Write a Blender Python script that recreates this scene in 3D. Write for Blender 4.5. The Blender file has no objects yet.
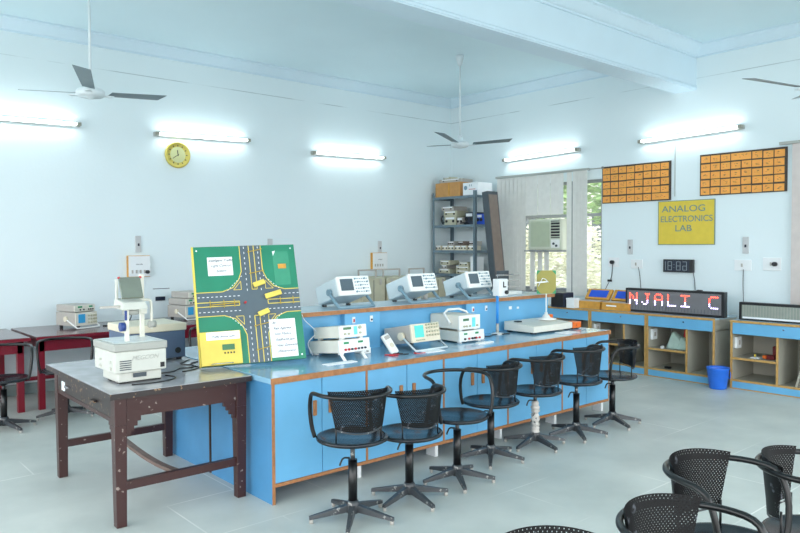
import bpy, bmesh, math, random
from mathutils import Vector, Matrix
random.seed(7)
PI = math.pi
S = bpy.context.scene
COL = S.collection
R = math.radians

# ------------------------------------------------------------------ materials
def lin(c):
    return tuple(((v/255)/12.92 if v/255 <= .04045 else ((v/255+.055)/1.055)**2.4) for v in c) + (1,)
MATS = {}
def mat(name, rgb, rough=.5, metal=0., var=.06, scale=12., bump=0., rgb2=None, thr=None, spec=.5, coat=0.):
    """principled material with procedural noise variation; rgb2 adds worn spots (thr = noise threshold)"""
    if name in MATS: return MATS[name]
    m = bpy.data.materials.new(name); m.use_nodes = True
    nt = m.node_tree; b = nt.nodes['Principled BSDF']
    b.inputs['Roughness'].default_value = rough; b.inputs['Metallic'].default_value = metal
    b.inputs['Specular IOR Level'].default_value = spec
    b.inputs['Coat Weight'].default_value = coat
    tc = nt.nodes.new('ShaderNodeTexCoord'); n = nt.nodes.new('ShaderNodeTexNoise')
    n.inputs['Scale'].default_value = scale; n.inputs['Detail'].default_value = 4
    nt.links.new(tc.outputs['Object'], n.inputs['Vector'])
    r = nt.nodes.new('ShaderNodeValToRGB'); nt.links.new(n.outputs['Fac'], r.inputs['Fac'])
    c = lin(rgb)
    if rgb2 is None:
        r.color_ramp.elements[0].color = tuple(v*(1-var) for v in c[:3])+(1,)
        r.color_ramp.elements[1].color = tuple(min(1, v*(1+var)) for v in c[:3])+(1,)
        r.color_ramp.elements[0].position = .3; r.color_ramp.elements[1].position = .7
    else:
        r.color_ramp.elements[0].color = c; r.color_ramp.elements[1].color = lin(rgb2)
        r.color_ramp.elements[0].position = thr; r.color_ramp.elements[1].position = min(1, thr+.05)
    nt.links.new(r.outputs['Color'], b.inputs['Base Color'])
    if bump:
        bp = nt.nodes.new('ShaderNodeBump'); bp.inputs['Strength'].default_value = bump; bp.inputs['Distance'].default_value = .01
        nt.links.new(n.outputs['Fac'], bp.inputs['Height']); nt.links.new(bp.outputs['Normal'], b.inputs['Normal'])
    MATS[name] = m
    return m
def emis(name, rgb, strength):
    m = bpy.data.materials.new(name); m.use_nodes = True; b = m.node_tree.nodes['Principled BSDF']
    b.inputs['Base Color'].default_value = lin(rgb); b.inputs['Emission Color'].default_value = lin(rgb)
    b.inputs['Emission Strength'].default_value = strength; MATS[name] = m
    return m
def glassmat(name, rgb=(255, 255, 255), alpha=.12, rough=.05):
    m = bpy.data.materials.new(name); m.use_nodes = True; nt = m.node_tree
    b = nt.nodes['Principled BSDF']; b.inputs['Base Color'].default_value = lin(rgb); b.inputs['Roughness'].default_value = rough
    b.inputs['Alpha'].default_value = alpha; MATS[name] = m
    return m

def wall_material():
    m = bpy.data.materials.new('wall_paint'); m.use_nodes = True; nt = m.node_tree; b = nt.nodes['Principled BSDF']
    b.inputs['Roughness'].default_value = .6
    geo = nt.nodes.new('ShaderNodeNewGeometry'); sep = nt.nodes.new('ShaderNodeSeparateXYZ'); nt.links.new(geo.outputs['Position'], sep.inputs[0])
    n = nt.nodes.new('ShaderNodeTexNoise'); n.inputs['Scale'].default_value = 1.3; n.inputs['Detail'].default_value = 3
    nt.links.new(geo.outputs['Position'], n.inputs['Vector'])
    # hairline joint in the plaster at 3.71 m, broken by noise
    a = nt.nodes.new('ShaderNodeMath'); a.operation = 'SUBTRACT'; a.inputs[1].default_value = 3.71; nt.links.new(sep.outputs['Z'], a.inputs[0])
    ab = nt.nodes.new('ShaderNodeMath'); ab.operation = 'ABSOLUTE'; nt.links.new(a.outputs[0], ab.inputs[0])
    lt = nt.nodes.new('ShaderNodeMath'); lt.operation = 'LESS_THAN'; lt.inputs[1].default_value = .005; nt.links.new(ab.outputs[0], lt.inputs[0])
    mr = nt.nodes.new('ShaderNodeMapRange'); mr.inputs[1].default_value = .44; mr.inputs[2].default_value = .56; nt.links.new(n.outputs['Fac'], mr.inputs[0])
    mu = nt.nodes.new('ShaderNodeMath'); mu.operation = 'MULTIPLY'; nt.links.new(lt.outputs[0], mu.inputs[0]); nt.links.new(mr.outputs[0], mu.inputs[1])
    r = nt.nodes.new('ShaderNodeValToRGB'); nt.links.new(n.outputs['Fac'], r.inputs['Fac'])
    r.color_ramp.elements[0].color = lin((222, 235, 239)); r.color_ramp.elements[1].color = lin((228, 240, 244))
    mx = nt.nodes.new('ShaderNodeMixRGB'); nt.links.new(mu.outputs[0], mx.inputs[0]); nt.links.new(r.outputs['Color'], mx.inputs[1]); mx.inputs[2].default_value = lin((184, 198, 202))
    nt.links.new(mx.outputs[0], b.inputs['Base Color'])
    n2 = nt.nodes.new('ShaderNodeTexNoise'); n2.inputs['Scale'].default_value = 30; nt.links.new(geo.outputs['Position'], n2.inputs['Vector'])
    bp = nt.nodes.new('ShaderNodeBump'); bp.inputs['Strength'].default_value = .08; bp.inputs['Distance'].default_value = .01
    nt.links.new(n2.outputs['Fac'], bp.inputs['Height']); nt.links.new(bp.outputs['Normal'], b.inputs['Normal'])
    return m
def floor_material():
    m = bpy.data.materials.new('stone_floor'); m.use_nodes = True; nt = m.node_tree; b = nt.nodes['Principled BSDF']
    geo = nt.nodes.new('ShaderNodeNewGeometry')
    br = nt.nodes.new('ShaderNodeTexBrick'); nt.links.new(geo.outputs['Position'], br.inputs['Vector'])
    br.inputs['Scale'].default_value = 1; br.inputs['Mortar Size'].default_value = .006; br.inputs['Brick Width'].default_value = .92
    br.inputs['Row Height'].default_value = .62; br.inputs['Mortar Smooth'].default_value = .3; br.inputs['Bias'].default_value = 0
    br.inputs['Color1'].default_value = lin((150, 165, 161)); br.inputs['Color2'].default_value = lin((160, 174, 171)); br.inputs['Mortar'].default_value = lin((205, 212, 208))
    n = nt.nodes.new('ShaderNodeTexNoise'); n.inputs['Scale'].default_value = 1.6; n.inputs['Detail'].default_value = 8; nt.links.new(geo.outputs['Position'], n.inputs['Vector'])
    r = nt.nodes.new('ShaderNodeValToRGB'); nt.links.new(n.outputs['Fac'], r.inputs['Fac'])
    r.color_ramp.elements[0].position = .35; r.color_ramp.elements[0].color = (.86, .87, .87, 1); r.color_ramp.elements[1].position = .68; r.color_ramp.elements[1].color = (1.12, 1.1, 1.09, 1)
    # joints only show in places: fade the mortar towards the stone with noise
    n3 = nt.nodes.new('ShaderNodeTexNoise'); n3.inputs['Scale'].default_value = .8; nt.links.new(geo.outputs['Position'], n3.inputs['Vector'])
    mr = nt.nodes.new('ShaderNodeMapRange'); mr.inputs[1].default_value = .5; mr.inputs[2].default_value = .62; nt.links.new(n3.outputs['Fac'], mr.inputs[0])
    fa = nt.nodes.new('ShaderNodeMath'); fa.operation = 'MULTIPLY'; nt.links.new(br.outputs['Fac'], fa.inputs[0]); nt.links.new(mr.outputs[0], fa.inputs[1])
    br2 = nt.nodes.new('ShaderNodeMixRGB'); nt.links.new(fa.outputs[0], br2.inputs[0]); br2.inputs[1].default_value = lin((196, 202, 198)); br2.inputs[2].default_value = lin((226, 228, 224))
    mx = nt.nodes.new('ShaderNodeMixRGB'); mx.blend_type = 'MULTIPLY'; mx.inputs[0].default_value = 1
    nt.links.new(br2.outputs[0], mx.inputs[1]); nt.links.new(r.outputs['Color'], mx.inputs[2]); nt.links.new(mx.outputs[0], b.inputs['Base Color'])
    n2 = nt.nodes.new('ShaderNodeTexNoise'); n2.inputs['Scale'].default_value = 5; n2.inputs['Detail'].default_value = 6; nt.links.new(geo.outputs['Position'], n2.inputs['Vector'])
    mr2 = nt.nodes.new('ShaderNodeMapRange'); mr2.inputs[3].default_value = .3; mr2.inputs[4].default_value = .5; nt.links.new(n2.outputs['Fac'], mr2.inputs[0]); nt.links.new(mr2.outputs[0], b.inputs['Roughness'])
    return m
def perforated(name, rgb):
    """black sheet with real see-through holes laid out on the sheet's UV grid"""
    m = bpy.data.materials.new(name); m.use_nodes = True; nt = m.node_tree; b = nt.nodes['Principled BSDF']
    b.inputs['Roughness'].default_value = .45; b.inputs['Specular IOR Level'].default_value = .25
    uv = nt.nodes.new('ShaderNodeUVMap'); uv.uv_map = 'UVMap'
    sc = nt.nodes.new('ShaderNodeVectorMath'); sc.operation = 'SCALE'; sc.inputs['Scale'].default_value = 85; nt.links.new(uv.outputs[0], sc.inputs[0])
    rot = nt.nodes.new('ShaderNodeVectorRotate'); rot.inputs['Angle'].default_value = R(45); nt.links.new(sc.outputs[0], rot.inputs[0])
    fr = nt.nodes.new('ShaderNodeVectorMath'); fr.operation = 'FRACTION'; nt.links.new(rot.outputs[0], fr.inputs[0])
    sb = nt.nodes.new('ShaderNodeVectorMath'); sb.operation = 'SUBTRACT'; sb.inputs[1].default_value = (.5, .5, 0); nt.links.new(fr.outputs[0], sb.inputs[0])
    sp = nt.nodes.new('ShaderNodeSeparateXYZ'); nt.links.new(sb.outputs[0], sp.inputs[0])
    cm = nt.nodes.new('ShaderNodeCombineXYZ'); nt.links.new(sp.outputs[0], cm.inputs[0]); nt.links.new(sp.outputs[1], cm.inputs[1])
    ln = nt.nodes.new('ShaderNodeVectorMath'); ln.operation = 'LENGTH'; nt.links.new(cm.outputs[0], ln.inputs[0])
    gt = nt.nodes.new('ShaderNodeMath'); gt.operation = 'GREATER_THAN'; gt.inputs[1].default_value = .175; nt.links.new(ln.outputs['Value'], gt.inputs[0])
    nt.links.new(gt.outputs[0], b.inputs['Alpha'])
    n = nt.nodes.new('ShaderNodeTexNoise'); n.inputs['Scale'].default_value = 22; n.inputs['Detail'].default_value = 6
    tc = nt.nodes.new('ShaderNodeTexCoord'); nt.links.new(tc.outputs['Object'], n.inputs['Vector'])
    r = nt.nodes.new('ShaderNodeValToRGB'); nt.links.new(n.outputs['Fac'], r.inputs['Fac'])
    r.color_ramp.elements[0].position = .62; r.color_ramp.elements[0].color = lin(rgb); r.color_ramp.elements[1].position = .7; r.color_ramp.elements[1].color = lin((92, 96, 104))
    nt.links.new(r.outputs['Color'], b.inputs['Base Color'])
    return m

M_WALL = wall_material(); M_FLOOR = floor_material()
M_CEIL = mat('ceiling_paint', (212, 233, 240), .7, var=.02, scale=1)
M_CORN = mat('cornice_paint', (208, 227, 238), .6, var=.02, scale=2)
M_SKIRT = mat('skirting_stone', (132, 146, 145), .4, var=.1)
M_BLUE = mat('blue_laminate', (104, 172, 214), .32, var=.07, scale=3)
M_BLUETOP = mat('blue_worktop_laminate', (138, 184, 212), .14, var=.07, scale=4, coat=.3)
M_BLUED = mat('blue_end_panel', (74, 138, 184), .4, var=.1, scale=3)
M_WOOD = mat('wood_lipping', (164, 112, 70), .5, var=.2, scale=25)
M_WOODY = mat('yellow_wood_lipping', (186, 146, 84), .5, var=.15, scale=20)
M_KWOOD = mat('kit_wood', (205, 150, 62), .4, var=.15, scale=18)
M_SHELFTOP = mat('pale_shelf_laminate', (176, 200, 212), .2, var=.05, scale=4)
M_BEIGE = mat('beige_laminate', (170, 168, 156), .5, var=.06, scale=3)
M_TABLE = mat('worn_brown_table_paint', (60, 33, 32), .3, scale=30, rgb2=(150, 138, 130), thr=.665)
M_TTOP = mat('worn_table_top', (168, 168, 172), .14, scale=6, var=.15)
M_TEDGE = mat('chipped_table_edge', (44, 36, 36), .35, scale=40, rgb2=(140, 112, 84), thr=.62)
M_RED = mat('maroon_desk_paint', (122, 18, 38), .3, scale=30, rgb2=(170, 120, 110), thr=.72)
M_REDTOP = mat('maroon_desk_top', (108, 82, 84), .16, var=.12, scale=5)
M_BLACK = mat('black_chair_paint', (9, 11, 14), .28, scale=30, rgb2=(88, 90, 96), thr=.70)
M_SEAT = mat('black_seat_paint', (16, 23, 32), .22, scale=16, rgb2=(60, 66, 76), thr=.68)
M_BASE = mat('grey_base_paint', (58, 62, 66), .35, scale=40, rgb2=(150, 150, 146), thr=.62)
M_PERF = perforated('perforated_black_sheet', (8, 9, 12))
M_CHROME = mat('chrome', (200, 200, 205), .2, 1., var=.03)
M_WRAP = mat('white_plastic_wrap', (196, 192, 186), .35, scale=30, rgb2=(70, 72, 76), thr=.6)
M_INST = mat('instrument_cream', (222, 220, 208), .45, var=.03)
M_INSTW = mat('instrument_white', (234, 236, 234), .4, var=.02)
M_INSTG = mat('instrument_grey', (176, 172, 166), .45, var=.03)
M_SCOPE = mat('scope_pale_blue_grey', (196, 210, 216), .45, var=.02)
M_SCOPEH = mat('scope_handle_blue_grey', (120, 150, 166), .4, var=.03)
M_SCREEN = mat('dark_lcd', (84, 98, 108), .15, var=.04)
M_CRT = mat('cyan_crt', (90, 214, 206), .2, var=.03)
M_CRTB = mat('blue_crt', (66, 170, 226), .2, var=.05)
M_CREAM = mat('cream_plastic', (220, 212, 190), .45, var=.03)
M_OLDCREAM = mat('old_beige_metal', (186, 184, 160), .5, var=.06)
M_OHP = mat('projector_white', (200, 202, 194), .4, var=.04)
M_OHPG = mat('projector_grey', (164, 166, 160), .4, var=.04)
M_GREYB = mat('blue_grey_box', (84, 102, 128), .45, var=.05)
M_DKGREY = mat('dark_grey_metal', (66, 76, 84), .45, var=.08)
M_RACK = mat('rack_blue_grey', (104, 124, 136), .4, var=.08)
M_CARD = mat('cardboard', (196, 146, 88), .7, var=.08)
M_WHITE = mat('white_plastic', (232, 236, 238), .4, var=.02)
M_PAPER = mat('paper', (238, 242, 246), .7, var=.02)
M_INK = mat('ink', (34, 40, 58), .6, var=.02)
M_DARK = mat('black_plastic', (22, 24, 28), .35, var=.1)
M_NAVY = mat('navy_plastic', (24, 34, 56), .4, var=.06)
M_REDP = mat('red_plastic', (190, 36, 48), .4, var=.03)
M_ORANGE = mat('orange_plastic', (238, 112, 30), .4, var=.04)
M_YELLOW = mat('yellow_card', (222, 196, 66), .5, var=.04)
M_YPAINT = mat('yellow_paint', (226, 204, 92), .5, var=.05)
M_GREEN = mat('green_board_paint', (34, 128, 98), .35, var=.1, scale=4)
M_ROAD = mat('road_paint', (84, 98, 108), .35, var=.08, scale=5)
M_BUCKET = mat('blue_bucket_plastic', (40, 112, 222), .35, var=.05)
M_BLIND = mat('blind_fabric', (228, 228, 224), .8, var=.04)
M_BLINDB = mat('beige_blind_fabric', (212, 202, 198), .8, var=.04)
M_FRAME = mat('window_frame_grey', (140, 146, 150), .4, var=.05)
M_AC = mat('air_conditioner_cream', (206, 212, 196), .5, var=.03)
M_ACG = mat('air_conditioner_grille', (182, 194, 170), .5, var=.04)
M_ORNOTE = mat('orange_note', (240, 166, 78), .6, var=.07, scale=9)
M_BROWN = mat('dark_brown_board', (66, 56, 50), .6, var=.1)
M_TAUPE = mat('taupe_panel', (126, 112, 104), .6, var=.08)
M_LEDFACE = mat('led_face', (112, 112, 116), .35, var=.06)
M_LEDOFF = mat('led_face_off', (138, 146, 138), .4, var=.06)
M_OLIVE = mat('olive_circuit', (152, 144, 68), .45, var=.05)
M_PCBG = mat('circuit_green', (24, 140, 88), .4, var=.05)
M_FANB = mat('fan_blade_grey', (112, 128, 134), .4, var=.04)
M_FANW = mat('fan_white', (214, 224, 228), .4, var=.03)
M_TUBEFIX = mat('tube_batten', (170, 174, 170), .5, var=.03)
M_CAP = mat('tube_cap', (150, 150, 138), .5, var=.03)
M_WIRE = mat('wire_grey', (92, 98, 104), .5, var=.02)
M_CLOCK = mat('clock_yellow', (214, 196, 96), .4, var=.03)
M_CLOCKF = mat('clock_face', (214, 216, 160), .5, var=.03)
M_BLUEKIT = mat('kit_blue_panel', (24, 82, 206), .35, var=.04)
M_POLEB = mat('pole_blue', (44, 142, 220), .35, var=.04)
M_GREYLCD = mat('lcd_green', (70, 120, 84), .3, var=.03)
M_TEAL = mat('teal_panel', (110, 216, 226), .4, var=.03)
M_SILVERTXT = mat('sign_letter', (112, 138, 132), .4, var=.03)
M_SEG = mat('dim_segment', (150, 164, 170), .4, var=.02)
M_LEAF = mat('leaf_yellow_green', (232, 230, 206), .6, var=.35, scale=3)
M_LEAFD = mat('leaf_green', (150, 182, 118), .6, var=.4, scale=3)
M_TRUNK = mat('bark', (98, 80, 60), .8, var=.2)
M_TUBE = emis('tube_glow', (240, 252, 255), 10)
M_LEDR = emis('led_red', (255, 60, 40), 5)
M_LEDW = emis('led_violet', (206, 190, 255), 4)
M_GLASS = glassmat('window_glass', (240, 250, 250), .1)
M_FOLIAGEGROUND = mat('outside_ground', (150, 150, 110), .9, var=.2)
M_PLASTER = mat('outside_plaster', (228, 228, 222), .8, var=.04)

# ------------------------------------------------------------------ mesh builder
class MB:
    def __init__(s): s.bm = bmesh.new(); s.M = Matrix.Identity(4); s.slot = 0; s.uv = None
    def _v(s, co): return s.bm.verts.new(s.M @ Vector(co))
    def _f(s, vs, smooth=False):
        try: f = s.bm.faces.new(vs)
        except ValueError: return None
        f.material_index = s.slot; f.smooth = smooth
        return f
    def mat(s, i): s.slot = i; return s
    def box(s, a, b):
        x0, y0, z0 = [min(p, q) for p, q in zip(a, b)]; x1, y1, z1 = [max(p, q) for p, q in zip(a, b)]
        v = [s._v(c) for c in ((x0,y0,z0),(x1,y0,z0),(x1,y1,z0),(x0,y1,z0),(x0,y0,z1),(x1,y0,z1),(x1,y1,z1),(x0,y1,z1))]
        for q in ((3,2,1,0),(4,5,6,7),(0,1,5,4),(1,2,6,5),(2,3,7,6),(3,0,4,7)): s._f([v[i] for i in q])
        return s
    def hexa(s, low, high):
        """low, high: four corners each (counter-clockwise seen from above)"""
        v = [s._v(c) for c in list(low)+list(high)]
        for q in ((3,2,1,0),(4,5,6,7),(0,1,5,4),(1,2,6,5),(2,3,7,6),(3,0,4,7)): s._f([v[i] for i in q])
        return s
    def bar(s, p, q, w, h=None, up=(0,0,1)):
        h = h or w; p, q = Vector(p), Vector(q); d = (q-p); L = d.length; d.normalize()
        u = Vector(up)
        if abs(d.dot(u)) > .98: u = Vector((0,1,0))
        x = d.cross(u).normalized(); z = x.cross(d)
        a = [p+x*i*w/2+z*j*h/2 for i, j in ((-1,-1),(1,-1),(1,1),(-1,1))]; b = [c+d*L for c in a]
        va = [s._v(c) for c in a]; vb = [s._v(c) for c in b]
        s._f(va[::-1]); s._f(vb)
        for i in range(4): s._f([va[i], va[(i+1)%4], vb[(i+1)%4], vb[i]])
        return s
    def cyl(s, p, q, r, r2=None, n=16, cap=True):
        r2 = r if r2 is None else r2
        p, q = Vector(p), Vector(q); d = (q-p).normalized(); u = Vector((0,0,1)) if abs(d.z) < .9 else Vector((1,0,0))
        x = d.cross(u).normalized(); y = d.cross(x)
        A = [s._v(p+(x*math.cos(t)+y*math.sin(t))*r) for t in [2*PI*i/n for i in range(n)]]
        B = [s._v(q+(x*math.cos(t)+y*math.sin(t))*r2) for t in [2*PI*i/n for i in range(n)]]
        for i in range(n): s._f([A[(i+1)%n], A[i], B[i], B[(i+1)%n]], True)
        if cap: s._f(A); s._f(B[::-1])
        return s
    def tube(s, pts, r, n=10, closed=False):
        pts = [Vector(p) for p in pts]; rings = []; N = len(pts); prev = None
        for i, p in enumerate(pts):
            if closed: d = (pts[(i+1)%N]-pts[i-1]).normalized()
            else: d = (pts[min(i+1, N-1)]-pts[max(i-1, 0)]).normalized()
            if prev is None:
                u = Vector((0,0,1)) if abs(d.z) < .9 else Vector((1,0,0)); x = d.cross(u).normalized()
            else: x = (prev-d*prev.dot(d)).normalized()
            prev = x; y = d.cross(x)
            rings.append([s._v(p+(x*math.cos(2*PI*k/n)+y*math.sin(2*PI*k/n))*r) for k in range(n)])
        for i in range(N if closed else N-1):
            a, b = rings[i], rings[(i+1)%N]
            for k in range(n): s._f([a[(k+1)%n], a[k], b[k], b[(k+1)%n]], True)
        if not closed: s._f(rings[0]); s._f(rings[-1][::-1])
        return s
    def lathe(s, prof, n=28, c=(0,0,0)):
        rings = []
        for (r, z) in prof:
            if r < 1e-5: rings.append([s._v((c[0], c[1], c[2]+z))])
            else: rings.append([s._v((c[0]+r*math.cos(2*PI*k/n), c[1]+r*math.sin(2*PI*k/n), c[2]+z)) for k in range(n)])
        for a, b in zip(rings, rings[1:]):
            for k in range(n):
                if len(a) == 1 and len(b) == 1: continue
                if len(a) == 1: s._f([a[0], b[k], b[(k+1)%n]], True)
                elif len(b) == 1: s._f([a[k], b[0], a[(k+1)%n]], True)
                else: s._f([a[k], a[(k+1)%n], b[(k+1)%n], b[k]], True)
        return s
    def prism(s, poly, y0, y1):
        """polygon in local x,z extruded along y"""
        a = [s._v((x, y0, z)) for x, z in poly]; b = [s._v((x, y1, z)) for x, z in poly]; n = len(poly)
        s._f(a[::-1]); s._f(b)
        for i in range(n): s._f([a[i], a[(i+1)%n], b[(i+1)%n], b[i]])
        return s
    def build(s, name, mats, parent=None, bev=0, label=None, loc=None):
        bmesh.ops.recalc_face_normals(s.bm, faces=s.bm.faces)
        me = bpy.data.meshes.new(name); s.bm.to_mesh(me); s.bm.free()
        for m in (mats if isinstance(mats, (list, tuple)) else [mats]): me.materials.append(m)
        o = bpy.data.objects.new(name, me); COL.objects.link(o)
        if parent: o.parent = parent
        if loc: o.location = loc
        if label: o['label'] = label
        if bev:
            b = o.modifiers.new('bevel', 'BEVEL'); b.width = bev; b.segments = 2; b.limit_method = 'ANGLE'
        return o
def build_each(m, name, mats, parent=None, bev=0, label=None):
    """one object per separate piece of the builder's mesh"""
    bm = m.bm; bm.verts.ensure_lookup_table(); seen = set(); out = []
    for v in bm.verts:
        if v in seen: continue
        st = [v]; isl = []; seen.add(v)
        while st:
            a = st.pop(); isl.append(a)
            for e in a.link_edges:
                b = e.other_vert(a)
                if b not in seen: seen.add(b); st.append(b)
        n = MB(); mp = {a: n.bm.verts.new(a.co) for a in isl}
        for f in {f for a in isl for f in a.link_faces}:
            g = n.bm.faces.new([mp[x] for x in f.verts]); g.smooth = f.smooth
        out.append(n.build(name, mats, parent, bev, label))
    bm.free(); return out
def thing(name, label, cat, loc=(0,0,0), rz=0, rx=0, group=None):
    o = bpy.data.objects.new(name, None); COL.objects.link(o); o.empty_display_size = .1
    o.location = loc; o.rotation_euler = (rx, 0, rz); o['label'] = label; o['category'] = cat
    if group: o['group'] = group
    return o
def tag(o, label, cat, group=None):
    o['label'] = label; o['category'] = cat
    if group: o['group'] = group
    return o
def struct(o): o['kind'] = 'structure'; return o
def bx(name, a, b, m, parent=None, bev=0, label=None):
    return MB().box(a, b).build(name, m, parent, bev, label)
def copy_tree(o, parent=None):
    c = o.copy(); COL.objects.link(c); c.parent = parent
    for ch in list(o.children): copy_tree(ch, c)
    return c
def text(name, body, size, m, parent, loc, rot=(R(90), 0, 0), shear=0., ext=.0008, align='CENTER', sx=1., label=None, bold=0.):
    cu = bpy.data.curves.new('t', 'FONT'); cu.body = body; cu.size = size; cu.extrude = ext; cu.align_x = align; cu.align_y = 'CENTER'; cu.shear = shear; cu.offset = bold
    t = bpy.data.objects.new('t', cu); COL.objects.link(t); bpy.context.view_layer.update()
    me = bpy.data.meshes.new_from_object(t.evaluated_get(bpy.context.evaluated_depsgraph_get()))
    bpy.data.objects.remove(t); bpy.data.curves.remove(cu)
    me.materials.clear(); me.materials.append(m)
    for p in me.polygons: p.material_index = 0
    o = bpy.data.objects.new(name, me); COL.objects.link(o); o.parent = parent; o.location = loc; o.rotation_euler = rot; o.scale = (sx, 1, 1)
    if label: o['label'] = label
    return o
def arc(cx, cy, r, a0, a1, z, n=12, z1=None):
    z1 = z if z1 is None else z1
    return [(cx+r*math.cos(a0+(a1-a0)*i/n), cy+r*math.sin(a0+(a1-a0)*i/n), z+(z1-z)*i/n) for i in range(n+1)]
def smooth(pts, it=2):
    pts = [Vector(p) for p in pts]
    for _ in range(it):
        q = [pts[0]]
        for a, b in zip(pts, pts[1:]): q += [a*.75+b*.25, a*.25+b*.75]
        q.append(pts[-1]); pts = q
    return pts

# ------------------------------------------------------------------ room shell
XL, YN, CH = -12.5, -12.0, 4.10       # far ends of the built part of the room, ceiling height
struct(bx('floor', (XL, YN, -.1), (.25, .25, 0), M_FLOOR))
struct(bx('ceiling', (XL, YN, CH), (.25, .25, CH+.15), M_CEIL))
struct(bx('wall_left', (XL, 0, 0), (.25, .25, CH), M_WALL))
w = MB()
W1 = (-2.97, -1.16, .95, 2.56); W2 = (-7.2, -5.62, .95, 2.62)
w.box((0, W1[1], 0), (.25, 0, CH)); w.box((0, W1[0], 0), (.25, W1[1], W1[2])); w.box((0, W1[0], W1[3]), (.25, W1[1], CH))
w.box((0, W2[1], 0), (.25, W1[0], CH)); w.box((0, W2[0], 0), (.25, W2[1], W2[2])); w.box((0, W2[0], W2[3]), (.25, W2[1], CH)); w.box((0, YN, 0), (.25, W2[0], CH))
struct(w.build('wall_right', M_WALL))
# cornices: stepped moulding, profile (out from wall, down from ceiling)
prof = [(0,0),(.14,0),(.14,-.02),(.115,-.03),(.06,-.09),(.04,-.11),(.02,-.12),(.02,-.14),(0,-.14)]
def cornice(name, p, q, nrm):
    p, q, n = Vector(p), Vector(q), Vector(nrm); m = MB()
    a = [m._v(p+n*u+Vector((0,0,v))) for u, v in prof]; b = [m._v(q+n*u+Vector((0,0,v))) for u, v in prof]
    m._f(a); m._f(b[::-1])
    for i in range(len(a)): m._f([a[i], a[(i+1)%len(a)], b[(i+1)%len(a)], b[i]])
    return struct(m.build(name, M_CORN))
BY0, BY1, BZ = -4.32, -4.04, 3.565    # ceiling beam
cornice('trim_1', (XL, 0, CH), (0, 0, CH), (0, -1, 0))
cornice('trim_2', (0, 0, CH), (0, BY1, CH), (-1, 0, 0))
cornice('trim_3', (0, BY0, CH), (0, YN, CH), (-1, 0, 0))
cornice('trim_4', (XL, BY0, CH), (0, BY0, CH), (0, -1, 0))
cornice('trim_5', (XL, BY1, CH), (0, BY1, CH), (0, 1, 0))
b = MB().box((XL, BY0, BZ), (0, BY1, CH)); b.box((XL, BY0-.012, BZ+.012), (0, BY0, BZ+.03)); b.box((XL, BY0-.008, BZ+.042), (0, BY0, BZ+.056))
struct(b.build('trim_6', M_CORN))
struct(bx('baseboard_left', (XL, -.015, 0), (0, 0, .12), M_SKIRT, bev=.003))
struct(bx('baseboard_right', (-.015, YN, 0), (0, -.015, .12), M_SKIRT, bev=.003))

# window 1: frame, transom, mullions and panes
def window(name, W, mull, trans):
    y0, y1, z0, z1 = W; f = MB(); t = .045
    f.box((.05, y0, z0), (.11, y0+t, z1)).box((.05, y1-t, z0), (.11, y1, z1)).box((.05, y0, z0), (.11, y1, z0+t)).box((.05, y0, z1-t), (.11, y1, z1))
    for y in mull: f.box((.055, y-t/2, z0), (.105, y+t/2, z1))
    for z in trans: f.box((.045, y0, z-t/2), (.115, y1, z+t/2))
    o = struct(f.build(name, M_FRAME, bev=.003))
    p = MB(); p.box((.078, y0+t, z0+t), (.082, y1-t, z1-t)); p.build('pane', M_GLASS, o)
    s = MB().box((-.03, y0-.04, z0-.035), (.05, y1+.04, z0)); s.build('sill', M_FRAME, o)
    return o
window('window_1', W1, (-1.70, -2.42), (2.06,))
window('window_2', W2, (-6.4,), (2.06,))

# ------------------------------------------------------------------ outside the window
g = struct(bx('floor_outside', (.25, -9, -.4), (14, 6, -.3), M_FOLIAGEGROUND))
def foliage(name, label, c, ext, n, m, trunk, leaf=.06):
    t = thing(name, label, 'tree', (c[0], c[1], -.3))
    f = MB(); rnd = random.Random(len(label)*13+n)
    for _ in range(n):
        while True:
            u = Vector((rnd.uniform(-1,1), rnd.uniform(-1,1), rnd.uniform(-1,1)))
            if .3 < u.length < 1: break
        p = Vector((u.x*ext[0], u.y*ext[1], c[2]+.3+u.z*ext[2])); a = leaf*rnd.uniform(.6, 1.4)
        rot = Matrix.Rotation(rnd.uniform(0, 6.28), 3, 'Z') @ Matrix.Rotation(rnd.uniform(-1.2, 1.2), 3, 'X')
        vs = [f._v(p+rot @ Vector(q)) for q in ((-a,0,0),(0,-a*.45,.01),(a,0,0),(0,a*.45,.01))]; f._f(vs)
    f.build('foliage', m, t)
    MB().cyl((0,0,0), (0,0,c[2]+.1), .09, .04).build('trunk', M_TRUNK, t)
    return t
foliage('tree', 'tall green tree outside, seen through the upper window pane beside the blind', (3.6, -.2, 3.3), (1.1, 2.6, 1.3), 9000, M_LEAFD, True, .075)
foliage('bush', 'yellow green bush outside, low behind the lower window panes', (2.2, -.6, 1.0), (.6, 1.7, 1.1), 9000, M_LEAF, True, .05)
t = thing('building', 'white plastered building standing outside beyond the window', 'building', (6.5, 2.2, -.3))
bx('wall', (-.2, -2.6, 0), (.2, 4.5, 5.5), M_PLASTER, t)
for yy in (-1.6, .6): bx('window', (-.23, yy, 1.6), (-.19, yy+.8, 2.8), M_DKGREY, t)

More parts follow.
